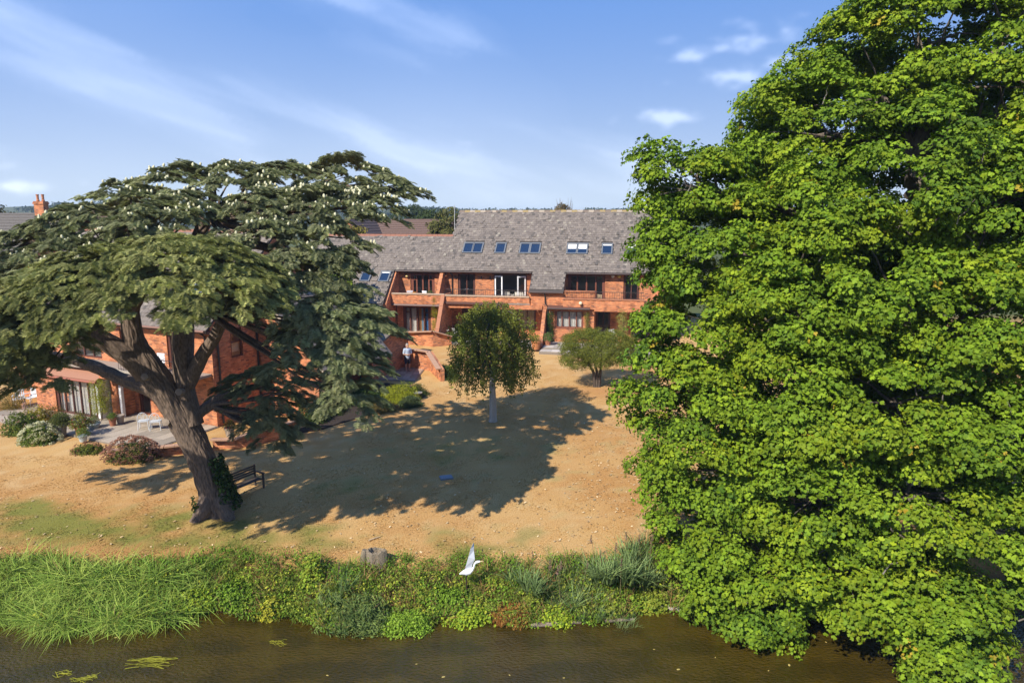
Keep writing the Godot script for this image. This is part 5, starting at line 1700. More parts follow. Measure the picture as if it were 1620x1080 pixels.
# a hanging birch strand with small leaves
func strand_mesh(sd: int) -> ArrayMesh:
	var r := RandomNumberGenerator.new()
	r.seed = sd
	var q := MB.new()
	q.col = Color(0.6, 0.4, 0.35)
	q.tri(Vector3(-0.006, 0, 0), Vector3(0.006, 0, 0), Vector3(0.02, -1.0, 0.02))
	for k in 44:
		var t := r.randf()
		var p := Vector3(r.randf_range(-0.09, 0.09), -t, r.randf_range(-0.09, 0.09))
		var a := r.randf_range(0, TAU)
		var s := Vector3(cos(a), r.randf_range(-0.3, 0.3), sin(a)) * 0.030
		var d := Vector3(r.randf_range(-0.5, 0.5), -1, r.randf_range(-0.5, 0.5)).normalized() * 0.085
		var g := r.randf_range(0.7, 1.3)
		q.col = Color(g, g, g * 0.9)
		q.tri(p, p + d * 0.4 - s, p + d); q.tri(p, p + d, p + d * 0.4 + s)
	return q.mesh()

func make_birch() -> void:
	var b := Vector3(-0.97, 0.41, -33.65)
	b.y = ground_y(b.x, b.z)
	var o := thing("birch_tree", "weeping birch with pale trunk standing alone on the lawn", "tree", b)
	var B := grained("birch_bark", Color(0.66, 0.63, 0.58), 0.3, 1.15, Vector3(1.2, 2.6, 1.2), 0.8, 0.035)
	var q := MB.new()
	q.tube([Vector3(0, -0.2, 0), Vector3(0, 0.15, 0), Vector3(0.0, 1.0, 0), Vector3(-0.03, 2.0, 0), Vector3(0.05, 3.2, 0.02), Vector3(0.0, 4.6, 0), Vector3(0.05, 5.9, 0)], [0.28, 0.19, 0.17, 0.15, 0.12, 0.07, 0.02], 12, 0.03)
	part(o, "trunk", q.mesh(), B)
	var dark := grained("birch_twig", Color(0.085, 0.06, 0.048), 0.6, 1.1, Vector3.ONE)
	var w := Many.new()
	for k in 62:
		var a := k * 2.399
		var t := (k + 0.5) / 62.0
		var y0 := lerpf(2.0, 5.6, t)
		var R := 2.25 * sqrt(1.0 - pow(t, 2.6)) * rf(0.75, 1.05) + 0.15
		var d := Vector3(cos(a), 0, sin(a))
		var top := Vector3(0, y0, 0) + d * R * 0.65 + Vector3.UP * (0.75 + 0.35 * (1.0 - t))
		top.y = minf(top.y, 6.1)
		var tip := Vector3(0, top.y - 0.25, 0) + d * R
		var m := [Vector3(0, y0, 0), Vector3(0, y0 + 0.35, 0) + d * R * 0.3, top, tip]
		if k % 2 == 0:
			var bm := MB.new()
			bm.tube(m, [0.05, 0.04, 0.022, 0.008], 6)
			part(o, "branch", bm.mesh(), dark)
		for i in 14:
			var u := rf(0.25, 1.0)
			var p: Vector3 = m[1].lerp(m[2], u / 0.6) if u < 0.6 else m[2].lerp(m[3], (u - 0.6) / 0.4)
			p += Vector3(rf(-0.32, 0.32), rf(-0.15, 0.2), rf(-0.32, 0.32))
			var L := rf(0.7, 1.5) * (0.7 + 0.5 * (1.0 - t))
			L = minf(L, p.y - rf(1.15, 1.7))
			if L < 0.25: continue
			var x := Vector3(cos(a + u * 9), 0, sin(a + u * 9)) * rf(0.8, 1.2)
			w.put(p, x, Vector3(rf(-0.06, 0.06), L, rf(-0.06, 0.06)) + d * -0.05, Vector3(-x.z, 0, x.x), tone(Color(0.11, 0.14, 0.025), Color(0.21, 0.23, 0.04), 0.25))
	many(o, "crown", strand_mesh(5), leaf_mat("birch_leaf", Color(0.45, 0.5, 0.15), 0.5), w)

# an ordinary round tree built from leaf clumps
func small_tree(called: String, label: String, at: Vector3, lobes: Array, spacing: float, clump: float, n: int, me: Mesh, s: float, a: Color, b: Color, trunk_r: float, stems := 1, group := "", detail := true) -> Node3D:
	var o := thing(called, label, "tree", at, 0.0, group)
	var w := Many.new()
	for c in lobed_crown(lobes, spacing, int(absf(at.x) * 10.0) + 3):
		for k in n:
			var u := rdir()
			var p: Vector3 = c[0] + u * clump * pow(rng.randf(), 0.45) * Vector3(1, 0.7, 1)
			sow(w, p, Vector3.UP * 0.6 + u * 0.6 + c[1] * 0.5, s * rf(0.7, 1.25), tone(a, b, 0.22))
	many(o, "crown", me, leaf_mat("bank_leaf", Color(0.5, 0.55, 0.2), 0.55), w)
	var q := MB.new()
	var B := bark("tree_bark", Color(0.10, 0.078, 0.06))
	var mid: Vector3 = lobes[0][0]
	for k in stems:
		var x := (k - (stems - 1) * 0.5) * 0.5
		q.tube([Vector3(x * 0.2, -0.25, 0), Vector3(x * 0.4, mid.y * 0.35, 0), Vector3(x + mid.x * 0.6, mid.y * 0.7, mid.z * 0.5), mid + Vector3(x * 1.2, mid.y * 0.25, 0)], [trunk_r, trunk_r * 0.75, trunk_r * 0.5, trunk_r * 0.15], 8, 0.05)
	part(o, "trunk", q.mesh(), B)
	if detail:
		for l in lobes:
			var m := MB.new()
			for k in 5: m.tube(bend(Vector3(mid.x * 0.4, mid.y * 0.6, mid.z * 0.4), l[0] + rdir() * l[1] * 0.8, 0.1, 4, 0.05), taper(trunk_r * 0.35, 0.012, 4), 5)
			part(o, "limb", m.mesh(), B)
	return o

func make_other_trees() -> void:
	var p := Vector3(5.05, 0.73, -39.54)
	p.y = ground_y(p.x, p.z)
	small_tree("apple_tree", "small spreading fruit tree in front of the terrace window", p, [[Vector3(-0.4, 2.55, 0), Vector3(1.5, 0.85, 1.3)], [Vector3(0.9, 2.5, 0), Vector3(1.2, 0.8, 1.2)], [Vector3(-1.3, 1.85, 0.2), Vector3(0.8, 0.7, 0.8)], [Vector3(0.2, 2.1, 0.9), Vector3(1.1, 0.7, 0.8)], [Vector3(1.6, 2.0, 0.3), Vector3(0.7, 0.6, 0.7)]], 0.45, 0.42, 42, mesh_of("oval_small"), 1.1, Color(0.10, 0.125, 0.022), Color(0.20, 0.21, 0.03), 0.11, 3)
	# trees behind the terrace, far enough that leaf clumps stand for leaves
	var C := mesh_of("clump")
	var back := [
		["olive_tree", "olive-brown tree at the step of the terrace roof", Vector3(-6.6, 1.6, -70), 2.2, 5.3, 11.2, Color(0.10, 0.105, 0.03), Color(0.17, 0.16, 0.045)],
		["garden_tree", "dark green tree right behind the brown tiled roof", Vector3(-10.5, 1.6, -92), 3.2, 5.0, 11.3, Color(0.045, 0.07, 0.022), Color(0.08, 0.11, 0.03)],
		["garden_tree", "bluish tree left of the roof step, further away", Vector3(-22.0, 2.0, -150), 5.0, 6.0, 13.2, Color(0.045, 0.07, 0.028), Color(0.075, 0.10, 0.035)],
		["yellowing_tree", "yellowing tree beside the orange gable behind the cedar", Vector3(-15.6, 1.6, -66), 2.4, 4.0, 9.9, Color(0.17, 0.15, 0.028), Color(0.25, 0.20, 0.035)],
		["yellowing_tree", "low yellow-green bush tree at the foot of the orange gable", Vector3(-12.2, 1.6, -60), 1.3, 5.6, 8.3, Color(0.16, 0.17, 0.028), Color(0.26, 0.24, 0.03)],
		["autumn_tree", "rusty autumn tree with bare top above the terrace ridge", Vector3(8.6, 1.8, -118), 2.3, 7.0, 12.5, Color(0.15, 0.11, 0.035), Color(0.22, 0.155, 0.05)],
		["autumn_tree", "rounded olive tree left of the rusty autumn tree", Vector3(5.2, 1.8, -124), 2.4, 6.0, 11.7, Color(0.12, 0.12, 0.035), Color(0.18, 0.16, 0.045)],
		["garden_tree", "small tree bump on the ridge left of the autumn trees", Vector3(-0.4, 1.8, -140), 2.0, 6.0, 11.9, Color(0.06, 0.085, 0.03), Color(0.11, 0.125, 0.04)],
		["garden_tree", "dark low tree on the ridge right of the autumn tree", Vector3(14.0, 1.8, -150), 3.0, 6.0, 11.9, Color(0.045, 0.065, 0.028), Color(0.08, 0.10, 0.035)],
		["garden_tree", "brownish hedge tree behind the far left chimney pots", Vector3(-50.0, 1.8, -66), 3.0, 5.0, 11.6, Color(0.09, 0.085, 0.03), Color(0.14, 0.12, 0.04)],
		["garden_tree", "green tree in the gap between house and terrace", Vector3(-13.5, 1.3, -50), 1.6, 3.0, 8.2, Color(0.10, 0.15, 0.02), Color(0.20, 0.26, 0.02)]]
	for t in back:
		var r: float = t[3]
		var y0: float = t[4]
		var y1: float = t[5] - t[2].y
		var ly := (y1 - y0 * 0.5) * 0.5
		var cy := y1 - ly
		small_tree(t[0], t[1], t[2], [[Vector3(0, cy, 0), Vector3(r * 0.8, ly, r * 0.8)], [Vector3(-r * 0.45, cy - ly * 0.3, 0.2), Vector3(r * 0.6, ly * 0.6, r * 0.6)], [Vector3(r * 0.45, cy - ly * 0.2, 0), Vector3(r * 0.6, ly * 0.62, r * 0.6)]], 0.9, 0.8, 12, C, 0.42, t[6], t[7], 0.2, 1, "trees behind the terrace", false)
	# bare twigs of the autumn tree
	var q := MB.new()
	for k in 30:
		var a := Vector3(rf(-1.4, 1.4), 9.0, rf(-1, 1))
		q.tube(bend(a, a + Vector3(rf(-0.5, 0.5), rf(1.6, 3.4), rf(-0.3, 0.3)), 0, 3, 0.1), taper(0.05, 0.012, 3), 4)
	q.tube([Vector3(0, 3, 0), Vector3(0.1, 10.5, 0)], [0.16, 0.05], 6)
	part(get_node("autumn_tree"), "bare_twigs", q.mesh(), grained("twig_brown", Color(0.16, 0.11, 0.08), 0.6, 1.0, Vector3.ONE))
	# the far wooded rise
	var hill := MB.new()
	var prev := []
	for k in 61:
		var x := -900.0 + k * 30.0
		var h := 15.5 + 6.0 * smoothstep(60.0, -120.0, x) + 2.0 * sin(x * 0.013) + 1.2 * sin(x * 0.031 + 1.0)
		var cur := [Vector3(x, 2.0, -470), Vector3(x, h, -640 + 10 * sin(x * 0.02)), Vector3(x, h * 0.8, -1200)]
		if prev:
			for i in 2: hill.quad(prev[i], cur[i], cur[i + 1], prev[i + 1], Vector3.UP)
		prev = cur
	struct("hills", hill.mesh(), grained("hill_field", Color(0.10, 0.115, 0.05), 0.6, 1.15, Vector3.ONE * 0.02, 0.95, 0.03, true))
	var w := Many.new()
	for k in 5200:
		var x := rf(-420, 330)
		var z := rf(-640, -480)
		var t := (z + 470.0) / -170.0
		var h := lerpf(2.0, 15.5 + 6.0 * smoothstep(60.0, -120.0, x) + 2.0 * sin(x * 0.013), clampf(t, 0, 1))
		if patch.get_noise_2d(x * 0.25, z * 0.25) < -0.12: continue
		var s := rf(2.2, 4.6)
		sow(w, Vector3(x, h + s * 0.3, z), Vector3.UP, s, tone(Color(0.045, 0.068, 0.028), Color(0.085, 0.10, 0.035), 0.2))
	var fo := many(self, "distant_wood", C, leaf_mat("bank_leaf"), w)
	tag(fo, "hazy distant woodland along the horizon", "woodland")

# ---------------------------------------------------------------- garden things
func shrub(called: String, label: String, c: Vector3, r: Vector3, n: int, leaf: String, s: float, a: Color, b: Color, flowers := 0, fc := Color.WHITE, fs := 1.0, on_ground := true) -> Node3D:
	if on_ground: c.y = ground_y(c.x, c.z)
	var o := herb_mound(called, label, "shrub", c, r, n, mesh_of(leaf), s, a, b)
	if flowers:
		var w := Many.new()
		for k in flowers:
			var d := rdir()
			d.y = absf(d.y)
			var p := Vector3(d.x * r.x, d.y * r.y, d.z * r.z) * rf(0.88, 1.02)
			sow(w, p, d + Vector3.UP * 0.4, fs * rf(0.8, 1.2), tone(fc, fc * 0.85, 0.12))
		many(o, "flowers", mesh_of("floret"), leaf_mat("petal", Color(0.5, 0.5, 0.5), 0.6), w)
	return o

func pot(label: String, p: Vector3, r: float, h: float, c: Color, plant := "", pr := 0.3, ca := Color(0.1, 0.15, 0.03), cb := Color(0.16, 0.22, 0.04), fl := 0, fc := Color.WHITE) -> void:
	var o := thing("flower_pot", label, "pot", p, 0.0, "pots")
	var q := MB.new()
	q.lathe(Vector3.ZERO, [[0.001, 0.0], [r * 0.7, 0.0], [r * 0.95, h * 0.82], [r * 1.08, h * 0.83], [r * 1.08, h], [r * 0.92, h], [r * 0.9, h * 0.9], [0.001, h * 0.9]], 16)
	part(o, "pot_body", q.mesh(), grained("pot_%.2f" % c.r, c, 0.75, 1.08, Vector3.ONE * 4.0))
	if plant:
		var w := Many.new()
		for k in int(90 * pr / 0.3):
			var d := rdir()
			d.y = absf(d.y) * 1.3
			sow(w, Vector3(0, h * 0.95, 0) + d * pr * pow(rng.randf(), 0.4), d + Vector3.UP * 0.5, rf(0.6, 1.0), tone(ca, cb))
		many(o, "plant", mesh_of(plant), leaf_mat("bank_leaf"), w)
		if fl:
			var f := Many.new()
			for k in fl:
				var d := rdir()
				d.y = absf(d.y)
				sow(f, Vector3(0, h * 0.95, 0) + d * pr * 0.95, d, rf(0.9, 1.3), tone(fc, fc * 0.8))
			many(o, "flowers", mesh_of("floret"), leaf_mat("petal", Color(0.5, 0.5, 0.5), 0.6), f)

func climber(called: String, label: String, c: Vector3, r: Vector3, n: int, a: Color, b: Color, base_y: float) -> void:
	var o := thing(called, label, "climber", Vector3(c.x, base_y, c.z))
	var w := Many.new()
	for k in n:
		var d := Vector3(rf(-1, 1), rf(-1, 1), rf(-1, 1))
		var nz := fine.get_noise_2d(c.x + d.y * r.y * 1.4, d.x * 3.0)
		var p := Vector3(d.x * r.x * (0.75 + nz * 0.6), c.y - base_y + d.y * r.y, d.z * r.z)
		sow(w, p, Vector3(d.x, 0.5, 1.0), rf(0.6, 1.0), tone(a, b))
	many(o, "leaves", mesh_of("oval_small"), leaf_mat("bank_leaf"), w)
	var q := MB.new()
	q.tube([Vector3(0, 0, 0), Vector3(r.x * 0.2, (c.y - base_y) * 0.6, 0), Vector3(0, c.y - base_y + r.y * 0.8, 0)], [0.03, 0.022, 0.01], 6)
	part(o, "stem", q.mesh(), grained("stem", Color(0.13, 0.09, 0.05), 0.6, 1.0, Vector3.ONE * 2.0))

func chair(called: String, label: String, p: Vector3, turn: float, m: Material, metal := false) -> void:
	var o := thing(called, label, "chair", p, turn, "garden chairs")
	var seat := MB.new()
	seat.span(Vector3(-0.24, 0.42, -0.22), Vector3(0.24, 0.45, 0.24))
	part(o, "seat", seat.mesh(), m)
	for s in [[-1, -1], [-1, 1], [1, -1], [1, 1]]:
		var q := MB.new()
		q.tube([Vector3(s[0] * 0.24, 0, s[1] * 0.23), Vector3(s[0] * 0.21, 0.42, s[1] * 0.2)], [0.018, 0.018], 6)
		part(o, "leg", q.mesh(), m)
	var b := MB.new()
	if metal:
		var arc := []
		var rr := []
		for k in 13:
			var a := PI * k / 12.0
			arc.append(Vector3(-cos(a) * 0.23, 0.6 + sin(a) * 0.3, -0.23))
			rr.append(0.014)
		b.tube([Vector3(-0.23, 0.44, -0.22)] + arc + [Vector3(0.23, 0.44, -0.22)], [0.014] + rr + [0.014], 6)
		for k in 3:
			var ring := []
			for i in 13: ring.append(Vector3((k - 1) * 0.12 + cos(TAU * i / 12.0) * 0.09, 0.66 + (0.08 if k == 1 else 0.0) + sin(TAU * i / 12.0) * 0.13, -0.23))
			var r2 := []
			for i in 13: r2.append(0.009)
			b.tube(ring, r2, 5)
	else:
		for k in 5: b.span(Vector3(-0.22 + k * 0.095, 0.45, -0.23), Vector3(-0.22 + k * 0.095 + 0.06, 0.86, -0.205))
		b.span(Vector3(-0.24, 0.86, -0.235), Vector3(0.24, 0.92, -0.2))
	part(o, "backrest", b.mesh(), m)
	if not metal:
		for s in [-1.0, 1.0]:
			var q := MB.new()
			q.span(Vector3(s * 0.25 - 0.025, 0.63, -0.22), Vector3(s * 0.25 + 0.025, 0.66, 0.22))
			q.span(Vector3(s * 0.25 - 0.02, 0.45, 0.16), Vector3(s * 0.25 + 0.02, 0.63, 0.2))
			part(o, "arm", q.mesh(), m)

func round_table(label: String, p: Vector3, r: float, m: Material) -> void:
	var o := thing("garden_table", label, "table", p)
	var q := MB.new()
	q.lathe(Vector3.ZERO, [[0.001, 0.69], [r, 0.69], [r, 0.72], [0.001, 0.72]], 18)
	part(o, "table_top", q.mesh(), m)
	for k in 3:
		var a := k * TAU / 3.0
		q = MB.new()
		q.tube([Vector3(cos(a) * r * 0.8, 0, sin(a) * r * 0.8), Vector3(cos(a) * r * 0.3, 0.69, sin(a) * r * 0.3)], [0.018, 0.018], 6)
		part(o, "leg", q.mesh(), m)

func bench() -> void:
	var p := Vector3(-10.40, 0.09, -25.02)
	p.y = ground_y(p.x, p.z)
	var o := thing("wooden_bench", "dark weathered wooden bench with arms behind the cedar trunk", "bench", p, 1.05)
	var m := grained("bench_wood", Color(0.075, 0.058, 0.045), 0.6, 1.2, Vector3(1, 6, 6))
	var add := func(called: String, a: Vector3, b: Vector3) -> void: pbox(o, called, a, b, m)
	for k in 4: add.call("seat_slat", Vector3(-0.72, 0.40, -0.2 + k * 0.11), Vector3(0.72, 0.43, -0.11 + k * 0.11))
	for k in 4: add.call("back_slat", Vector3(-0.72, 0.52 + k * 0.1, -0.27), Vector3(0.72, 0.59 + k * 0.1, -0.245))
	for s in [-1.0, 1.0]:
		add.call("leg", Vector3(s * 0.75 - 0.03, -0.03, -0.28), Vector3(s * 0.75 + 0.03, 0.92, -0.22))
		add.call("leg", Vector3(s * 0.75 - 0.03, -0.03, 0.2), Vector3(s * 0.75 + 0.03, 0.62, 0.26))
		add.call("arm", Vector3(s * 0.75 - 0.04, 0.621, -0.24), Vector3(s * 0.75 + 0.04, 0.66, 0.29))
		add.call("side_rail", Vector3(s * 0.75 - 0.02, 0.34, -0.219), Vector3(s * 0.75 + 0.02, 0.40, 0.199))

func stump() -> void:
	var p := Vector3(-4.24, 0.00, -19.85)
	p.y = ground_y(p.x, p.z)
	var o := thing("tree_stump", "pale weathered hollow tree stump at the top of the bank", "stump", p)
	var q := MB.new()
	var n := 30
	for k in n:
		var pr := []
		for t in [k, k + 1]:
			var a: float = TAU * t / n
			var rr: float = 0.27 * (1.0 + 0.07 * sin(a * 3.0 + 0.5) + 0.05 * sin(a * 7.0) + 0.03 * sin(a * 11.0))
			var d := Vector3(cos(a) * 1.12, 0, sin(a) * 0.85)
			var hh: float = 0.52 + 0.03 * sin(a * 2.0 + 1.0) + 0.015 * sin(a * 9.0)
			pr.append([d * rr * 1.25 + Vector3(0, -0.2, 0), d * rr * 1.03 + Vector3(0, 0.15, 0), d * rr * 0.97 + Vector3(0, hh, 0), d * rr * 0.78 + Vector3(0, hh + 0.015, 0), d * rr * 0.66 + Vector3(0, hh - 0.12, 0), Vector3(0, hh - 0.2, 0)])
		for i in 5:
			var out: Vector3 = (pr[0][i] + pr[1][i]) * 0.5 + (Vector3(0, 2, 0) if i >= 2 else Vector3.ZERO)
			q.quad(pr[0][i], pr[1][i], pr[1][i + 1], pr[0][i + 1], out)
	part(o, "stump_wood", q.mesh(), grained("stump_wood", Color(0.36, 0.29, 0.20), 0.45, 1.15, Vector3(3.0, 0.9, 3.0), 0.9, 0.04, false, 4.0))
	q = MB.new()
	q.tube([Vector3(-0.43, -0.2, 0.05), Vector3(-0.41, 0.3, 0.0), Vector3(-0.37, 0.53, -0.02)], [0.12, 0.10, 0.08], 11, 0.06)
	part(o, "splinter", q.mesh(), grained("stump_wood", Color(0.36, 0.29, 0.20), 0.45, 1.15, Vector3(3.0, 0.9, 3.0)))

func bird_sculpture() -> void:
	var foot := Vector3(-1.38, -0.45, -19.10)
	foot.y = ground_y(foot.x, foot.z)
	var o := thing("bird_sculpture", "white metal water bird sculpture with one wing raised at the bank", "sculpture", foot)
	var white := plain("white_metal", Color(0.68, 0.70, 0.73), 0.35)
	var q := MB.new()
	var body := [Vector3(-1.59, 0.01, -19.10) - foot, Vector3(-1.49, 0.05, -19.10) - foot, Vector3(-1.40, 0.07, -19.10) - foot, Vector3(-1.28, 0.09, -19.10) - foot, Vector3(-1.20, 0.15, -19.10) - foot, Vector3(-1.15, 0.25, -19.10) - foot, Vector3(-1.13, 0.34, -19.10) - foot, Vector3(-1.07, 0.40, -19.10) - foot, Vector3(-0.97, 0.42, -19.10) - foot]
	q.tube(body, [0.015, 0.06, 0.10, 0.09, 0.045, 0.032, 0.03, 0.042, 0.03], 12)
	part(o, "body", q.mesh(), white)
	q = MB.new()
	q.tube([Vector3(-0.97, 0.42, -19.10) - foot, Vector3(-0.86, 0.43, -19.10) - foot], [0.025, 0.004], 8)
	part(o, "beak", q.mesh(), plain("beak", Color(0.45, 0.36, 0.18), 0.5))
	# the wing: a curved blade with thickness
	var left := [Vector3(-1.45, 0.07, -19.10), Vector3(-1.39, 0.30, -19.10), Vector3(-1.31, 0.60, -19.10), Vector3(-1.24, 0.85, -19.10), Vector3(-1.17, 0.99, -19.10)]
	var right := [Vector3(-1.24, 0.09, -19.10), Vector3(-1.20, 0.32, -19.10), Vector3(-1.12, 0.50, -19.10), Vector3(-1.15, 0.77, -19.10), Vector3(-1.15, 0.97, -19.10)]
	q = MB.new()
	for k in 4:
		var z := [0.0, 0.05, 0.08, 0.05, -0.03]
		var a: Vector3 = left[k] - foot + Vector3(0, 0, z[k])
		var b: Vector3 = right[k] - foot + Vector3(0, 0, z[k] - 0.06)
		var c: Vector3 = right[k + 1] - foot + Vector3(0, 0, z[k + 1] - 0.06)
		var d: Vector3 = left[k + 1] - foot + Vector3(0, 0, z[k + 1])
		var t := Vector3(0, 0, -0.03)
		q.quad(a, b, c, d, Vector3.BACK); q.quad(a + t, b + t, c + t, d + t, Vector3.FORWARD)
		q.quad(a, d, d + t, a + t, Vector3.LEFT); q.quad(b, c, c + t, b + t, Vector3.RIGHT)
	part(o, "wing", q.mesh(), white)
	q = MB.new()
	q.tube([Vector3(0, -0.15, 0), Vector3(-1.38, 0.05, -19.10) - foot], [0.022, 0.022], 7)
	part(o, "pole", q.mesh(), plain("iron", Color(0.03, 0.018, 0.014), 0.5))

# body surface: smooth union of tapered bones meshed as surface nets
func skin(bones: Array, cell: float, blend: float) -> ArrayMesh:
	var lo := Vector3.ONE * 1e9
	var hi := -lo
	for b in bones:
		for e in [[b[0], b[1]], [b[2], b[3]]]:
			lo = lo.min(e[0] - Vector3.ONE * (e[1] + cell * 2))
			hi = hi.max(e[0] + Vector3.ONE * (e[1] + cell * 2))
	var n := Vector3i(((hi - lo) / cell).ceil()) + Vector3i.ONE
	var f := PackedFloat32Array()
	f.resize(n.x * n.y * n.z)
	for z in n.z:
		for y in n.y:
			for x in n.x:
				var p := lo + Vector3(x, y, z) * cell
				var d := 1e9
				for b in bones:
					var ab: Vector3 = b[2] - b[0]
					var t := clampf((p - b[0]).dot(ab) / maxf(ab.length_squared(), 1e-6), 0.0, 1.0)
					var e := p.distance_to(b[0] + ab * t) - lerpf(b[1], b[3], t)
					var h := clampf(0.5 + 0.5 * (d - e) / blend, 0.0, 1.0)
					d = lerpf(d, e, h) - blend * h * (1.0 - h) if d < 1e8 else e
				f[x + n.x * (y + n.y * z)] = d
	var ids := {}
	var pts := PackedVector3Array()
	var at := func(x: int, y: int, z: int) -> float: return f[x + n.x * (y + n.y * z)]
	for z in n.z - 1:
		for y in n.y - 1:
			for x in n.x - 1:
				var sum := Vector3.ZERO
				var cnt := 0
				for e in [[0, 0, 0, 1, 0, 0], [0, 1, 0, 1, 1, 0], [0, 0, 1, 1, 0, 1], [0, 1, 1, 1, 1, 1], [0, 0, 0, 0, 1, 0], [1, 0, 0, 1, 1, 0], [0, 0, 1, 0, 1, 1], [1, 0, 1, 1, 1, 1], [0, 0, 0, 0, 0, 1], [1, 0, 0, 1, 0, 1], [0, 1, 0, 0, 1, 1], [1, 1, 0, 1, 1, 1]]:
					var a: float = f[x + e[0] + n.x * (y + e[1] + n.y * (z + e[2]))]
					var b: float = f[x + e[3] + n.x * (y + e[4] + n.y * (z + e[5]))]
					if (a < 0.0) != (b < 0.0):
						var t := a / (a - b)
						sum += Vector3(lerpf(e[0], e[3], t), lerpf(e[1], e[4], t), lerpf(e[2], e[5], t))
						cnt += 1
				if cnt:
					ids[Vector3i(x, y, z)] = pts.size()
					pts.append(lo + (Vector3(x, y, z) + sum / cnt) * cell)
	var q := MB.new()
	for z in range(1, n.z - 1):
		for y in range(1, n.y - 1):
			for x in range(1, n.x - 1):
				var a: float = at.call(x, y, z)
				for ax in 3:
					var d := Vector3i.ZERO
					d[ax] = 1
					var b: float = at.call(x + d.x, y + d.y, z + d.z)
					if (a < 0.0) == (b < 0.0): continue
					var i := Vector3i.ZERO
					var j := Vector3i.ZERO
					i[(ax + 1) % 3] = 1
					j[(ax + 2) % 3] = 1
					var c := Vector3i(x, y, z)
					if ids.has(c) and ids.has(c - i) and ids.has(c - i - j) and ids.has(c - j):
						q.quad(pts[ids[c]], pts[ids[c - i]], pts[ids[c - i - j]], pts[ids[c - j]], Vector3(d) * (1.0 if a < 0.0 else -1.0))
	return q.mesh()

func person() -> void:
	var p := Vector3(-6.68, 0.94, -42.70)
	p.y = ground_y(p.x, p.z) + 0.03
	var o := thing("person", "person in pale blue shirt and dark shorts standing on the path", "person", p, 0.5)
	var sk := plain("skin", Color(0.42, 0.24, 0.16), 0.6)
	var B := []
	for s in [-1.0, 1.0]:
		B.append([Vector3(s * 0.10, 0.90, 0), 0.095, Vector3(s * 0.11, 0.50, 0.02), 0.06])
		B.append([Vector3(s * 0.11, 0.50, 0.02), 0.06, Vector3(s * 0.11, 0.10, -0.01), 0.042])
		B.append([Vector3(s * 0.11, 0.06, -0.03), 0.045, Vector3(s * 0.12, 0.045, 0.15), 0.035])
		B.append([Vector3(s * 0.19, 1.42, 0), 0.06, Vector3(s * 0.26, 1.14, 0.03), 0.045])
		B.append([Vector3(s * 0.26, 1.14, 0.03), 0.042, Vector3(s * 0.05, 1.12, 0.24), 0.032])
		B.append([Vector3(s * 0.05, 1.12, 0.24), 0.034, Vector3(-s * 0.03, 1.14, 0.25), 0.022])
	B.append([Vector3(0, 0.95, 0), 0.14, Vector3(0, 1.35, 0), 0.15])
	B.append([Vector3(-0.13, 1.42, 0), 0.08, Vector3(0.13, 1.42, 0), 0.08])
	B.append([Vector3(0, 1.45, 0), 0.06, Vector3(0, 1.56, 0.02), 0.055])
	B.append([Vector3(0, 1.62, 0.02), 0.088, Vector3(0, 1.70, 0.01), 0.092])
	B.append([Vector3(0, 1.64, 0.10), 0.018, Vector3(0, 1.61, 0.12), 0.02])
	part(o, "body", skin(B, 0.026, 0.05), sk)
	var S := []
	S.append([Vector3(0, 0.93, 0), 0.165, Vector3(0, 1.35, 0), 0.172])
	S.append([Vector3(-0.13, 1.42, 0), 0.10, Vector3(0.13, 1.42, 0), 0.10])
	for s in [-1.0, 1.0]: S.append([Vector3(s * 0.19, 1.42, 0), 0.082, Vector3(s * 0.245, 1.2, 0.02), 0.07])
	part(o, "shirt", skin(S, 0.03, 0.06), plain("shirt", Color(0.36, 0.42, 0.52), 0.9))
	var T := []
	for s in [-1.0, 1.0]: T.append([Vector3(s * 0.09, 0.92, 0), 0.13, Vector3(s * 0.115, 0.56, 0.015), 0.095])
	part(o, "shorts", skin(T, 0.03, 0.04), plain("shorts", Color(0.02, 0.022, 0.035), 0.9))
	part(o, "hair", skin([[Vector3(0, 1.68, -0.02), 0.098, Vector3(0, 1.745, 0.0), 0.088]], 0.025, 0.03), plain("hair", Color(0.30, 0.28, 0.26), 0.8))

# a brick garden wall along points, with coping stones
func garden_wall(label: String, pts: Array, base: float, tops: Array, th := 0.22) -> void:
	var o := thing("garden_wall", label, "wall", Vector3(pts[0].x, base, pts[0].y))
	for k in pts.size() - 1:
		var a := Vector3(pts[k].x - pts[0].x, 0, pts[k].y - pts[0].y)
		var b := Vector3(pts[k + 1].x - pts[0].x, 0, pts[k + 1].y - pts[0].y)
		var t0: float = tops[k] - base
		var t1: float = tops[k + 1] - base
		var L := a.distance_to(b)
		var q := MB.new()
		q.prism([Vector3(0, -0.4, 0), Vector3(L, -0.4, 0), Vector3(L, t1, 0), Vector3(0, t0, 0)], Vector3(0, 0, -th))
		part(o, "brickwork", q.mesh(), brick_mat(), Transform3D(Basis(Vector3.UP, atan2(-(b - a).z, (b - a).x)), a))
		var n := maxi(1, int(round(L / 0.45)))
		for i in n:
			var p0 := a.lerp(b, float(i) / n) + Vector3(0, lerpf(t0, t1, float(i) / n), 0)
			var p1 := a.lerp(b, float(i + 1) / n) + Vector3(0, lerpf(t0, t1, float(i + 1) / n), 0)
			var d := (p1 - p0).normalized()
			var s := Vector3.UP.cross(d).normalized()
			var cs := MB.new()
			cs.box(Vector3.ZERO, Vector3(p0.distance_to(p1) - 0.012, 0.07, th + 0.08), Basis(d, s.cross(d) * -1.0 if s.cross(d).y < 0 else s.cross(d), s))
			part(o, "coping_stone", cs.mesh(), grained("wall_coping", Color(0.46, 0.27, 0.17), 0.7, 1.1, Vector3.ONE * 2.0), Transform3D(Basis(), (p0 + p1) * 0.5 + Vector3(0, 0.037, 0) + s * -th * 0.5 * (1.0)))

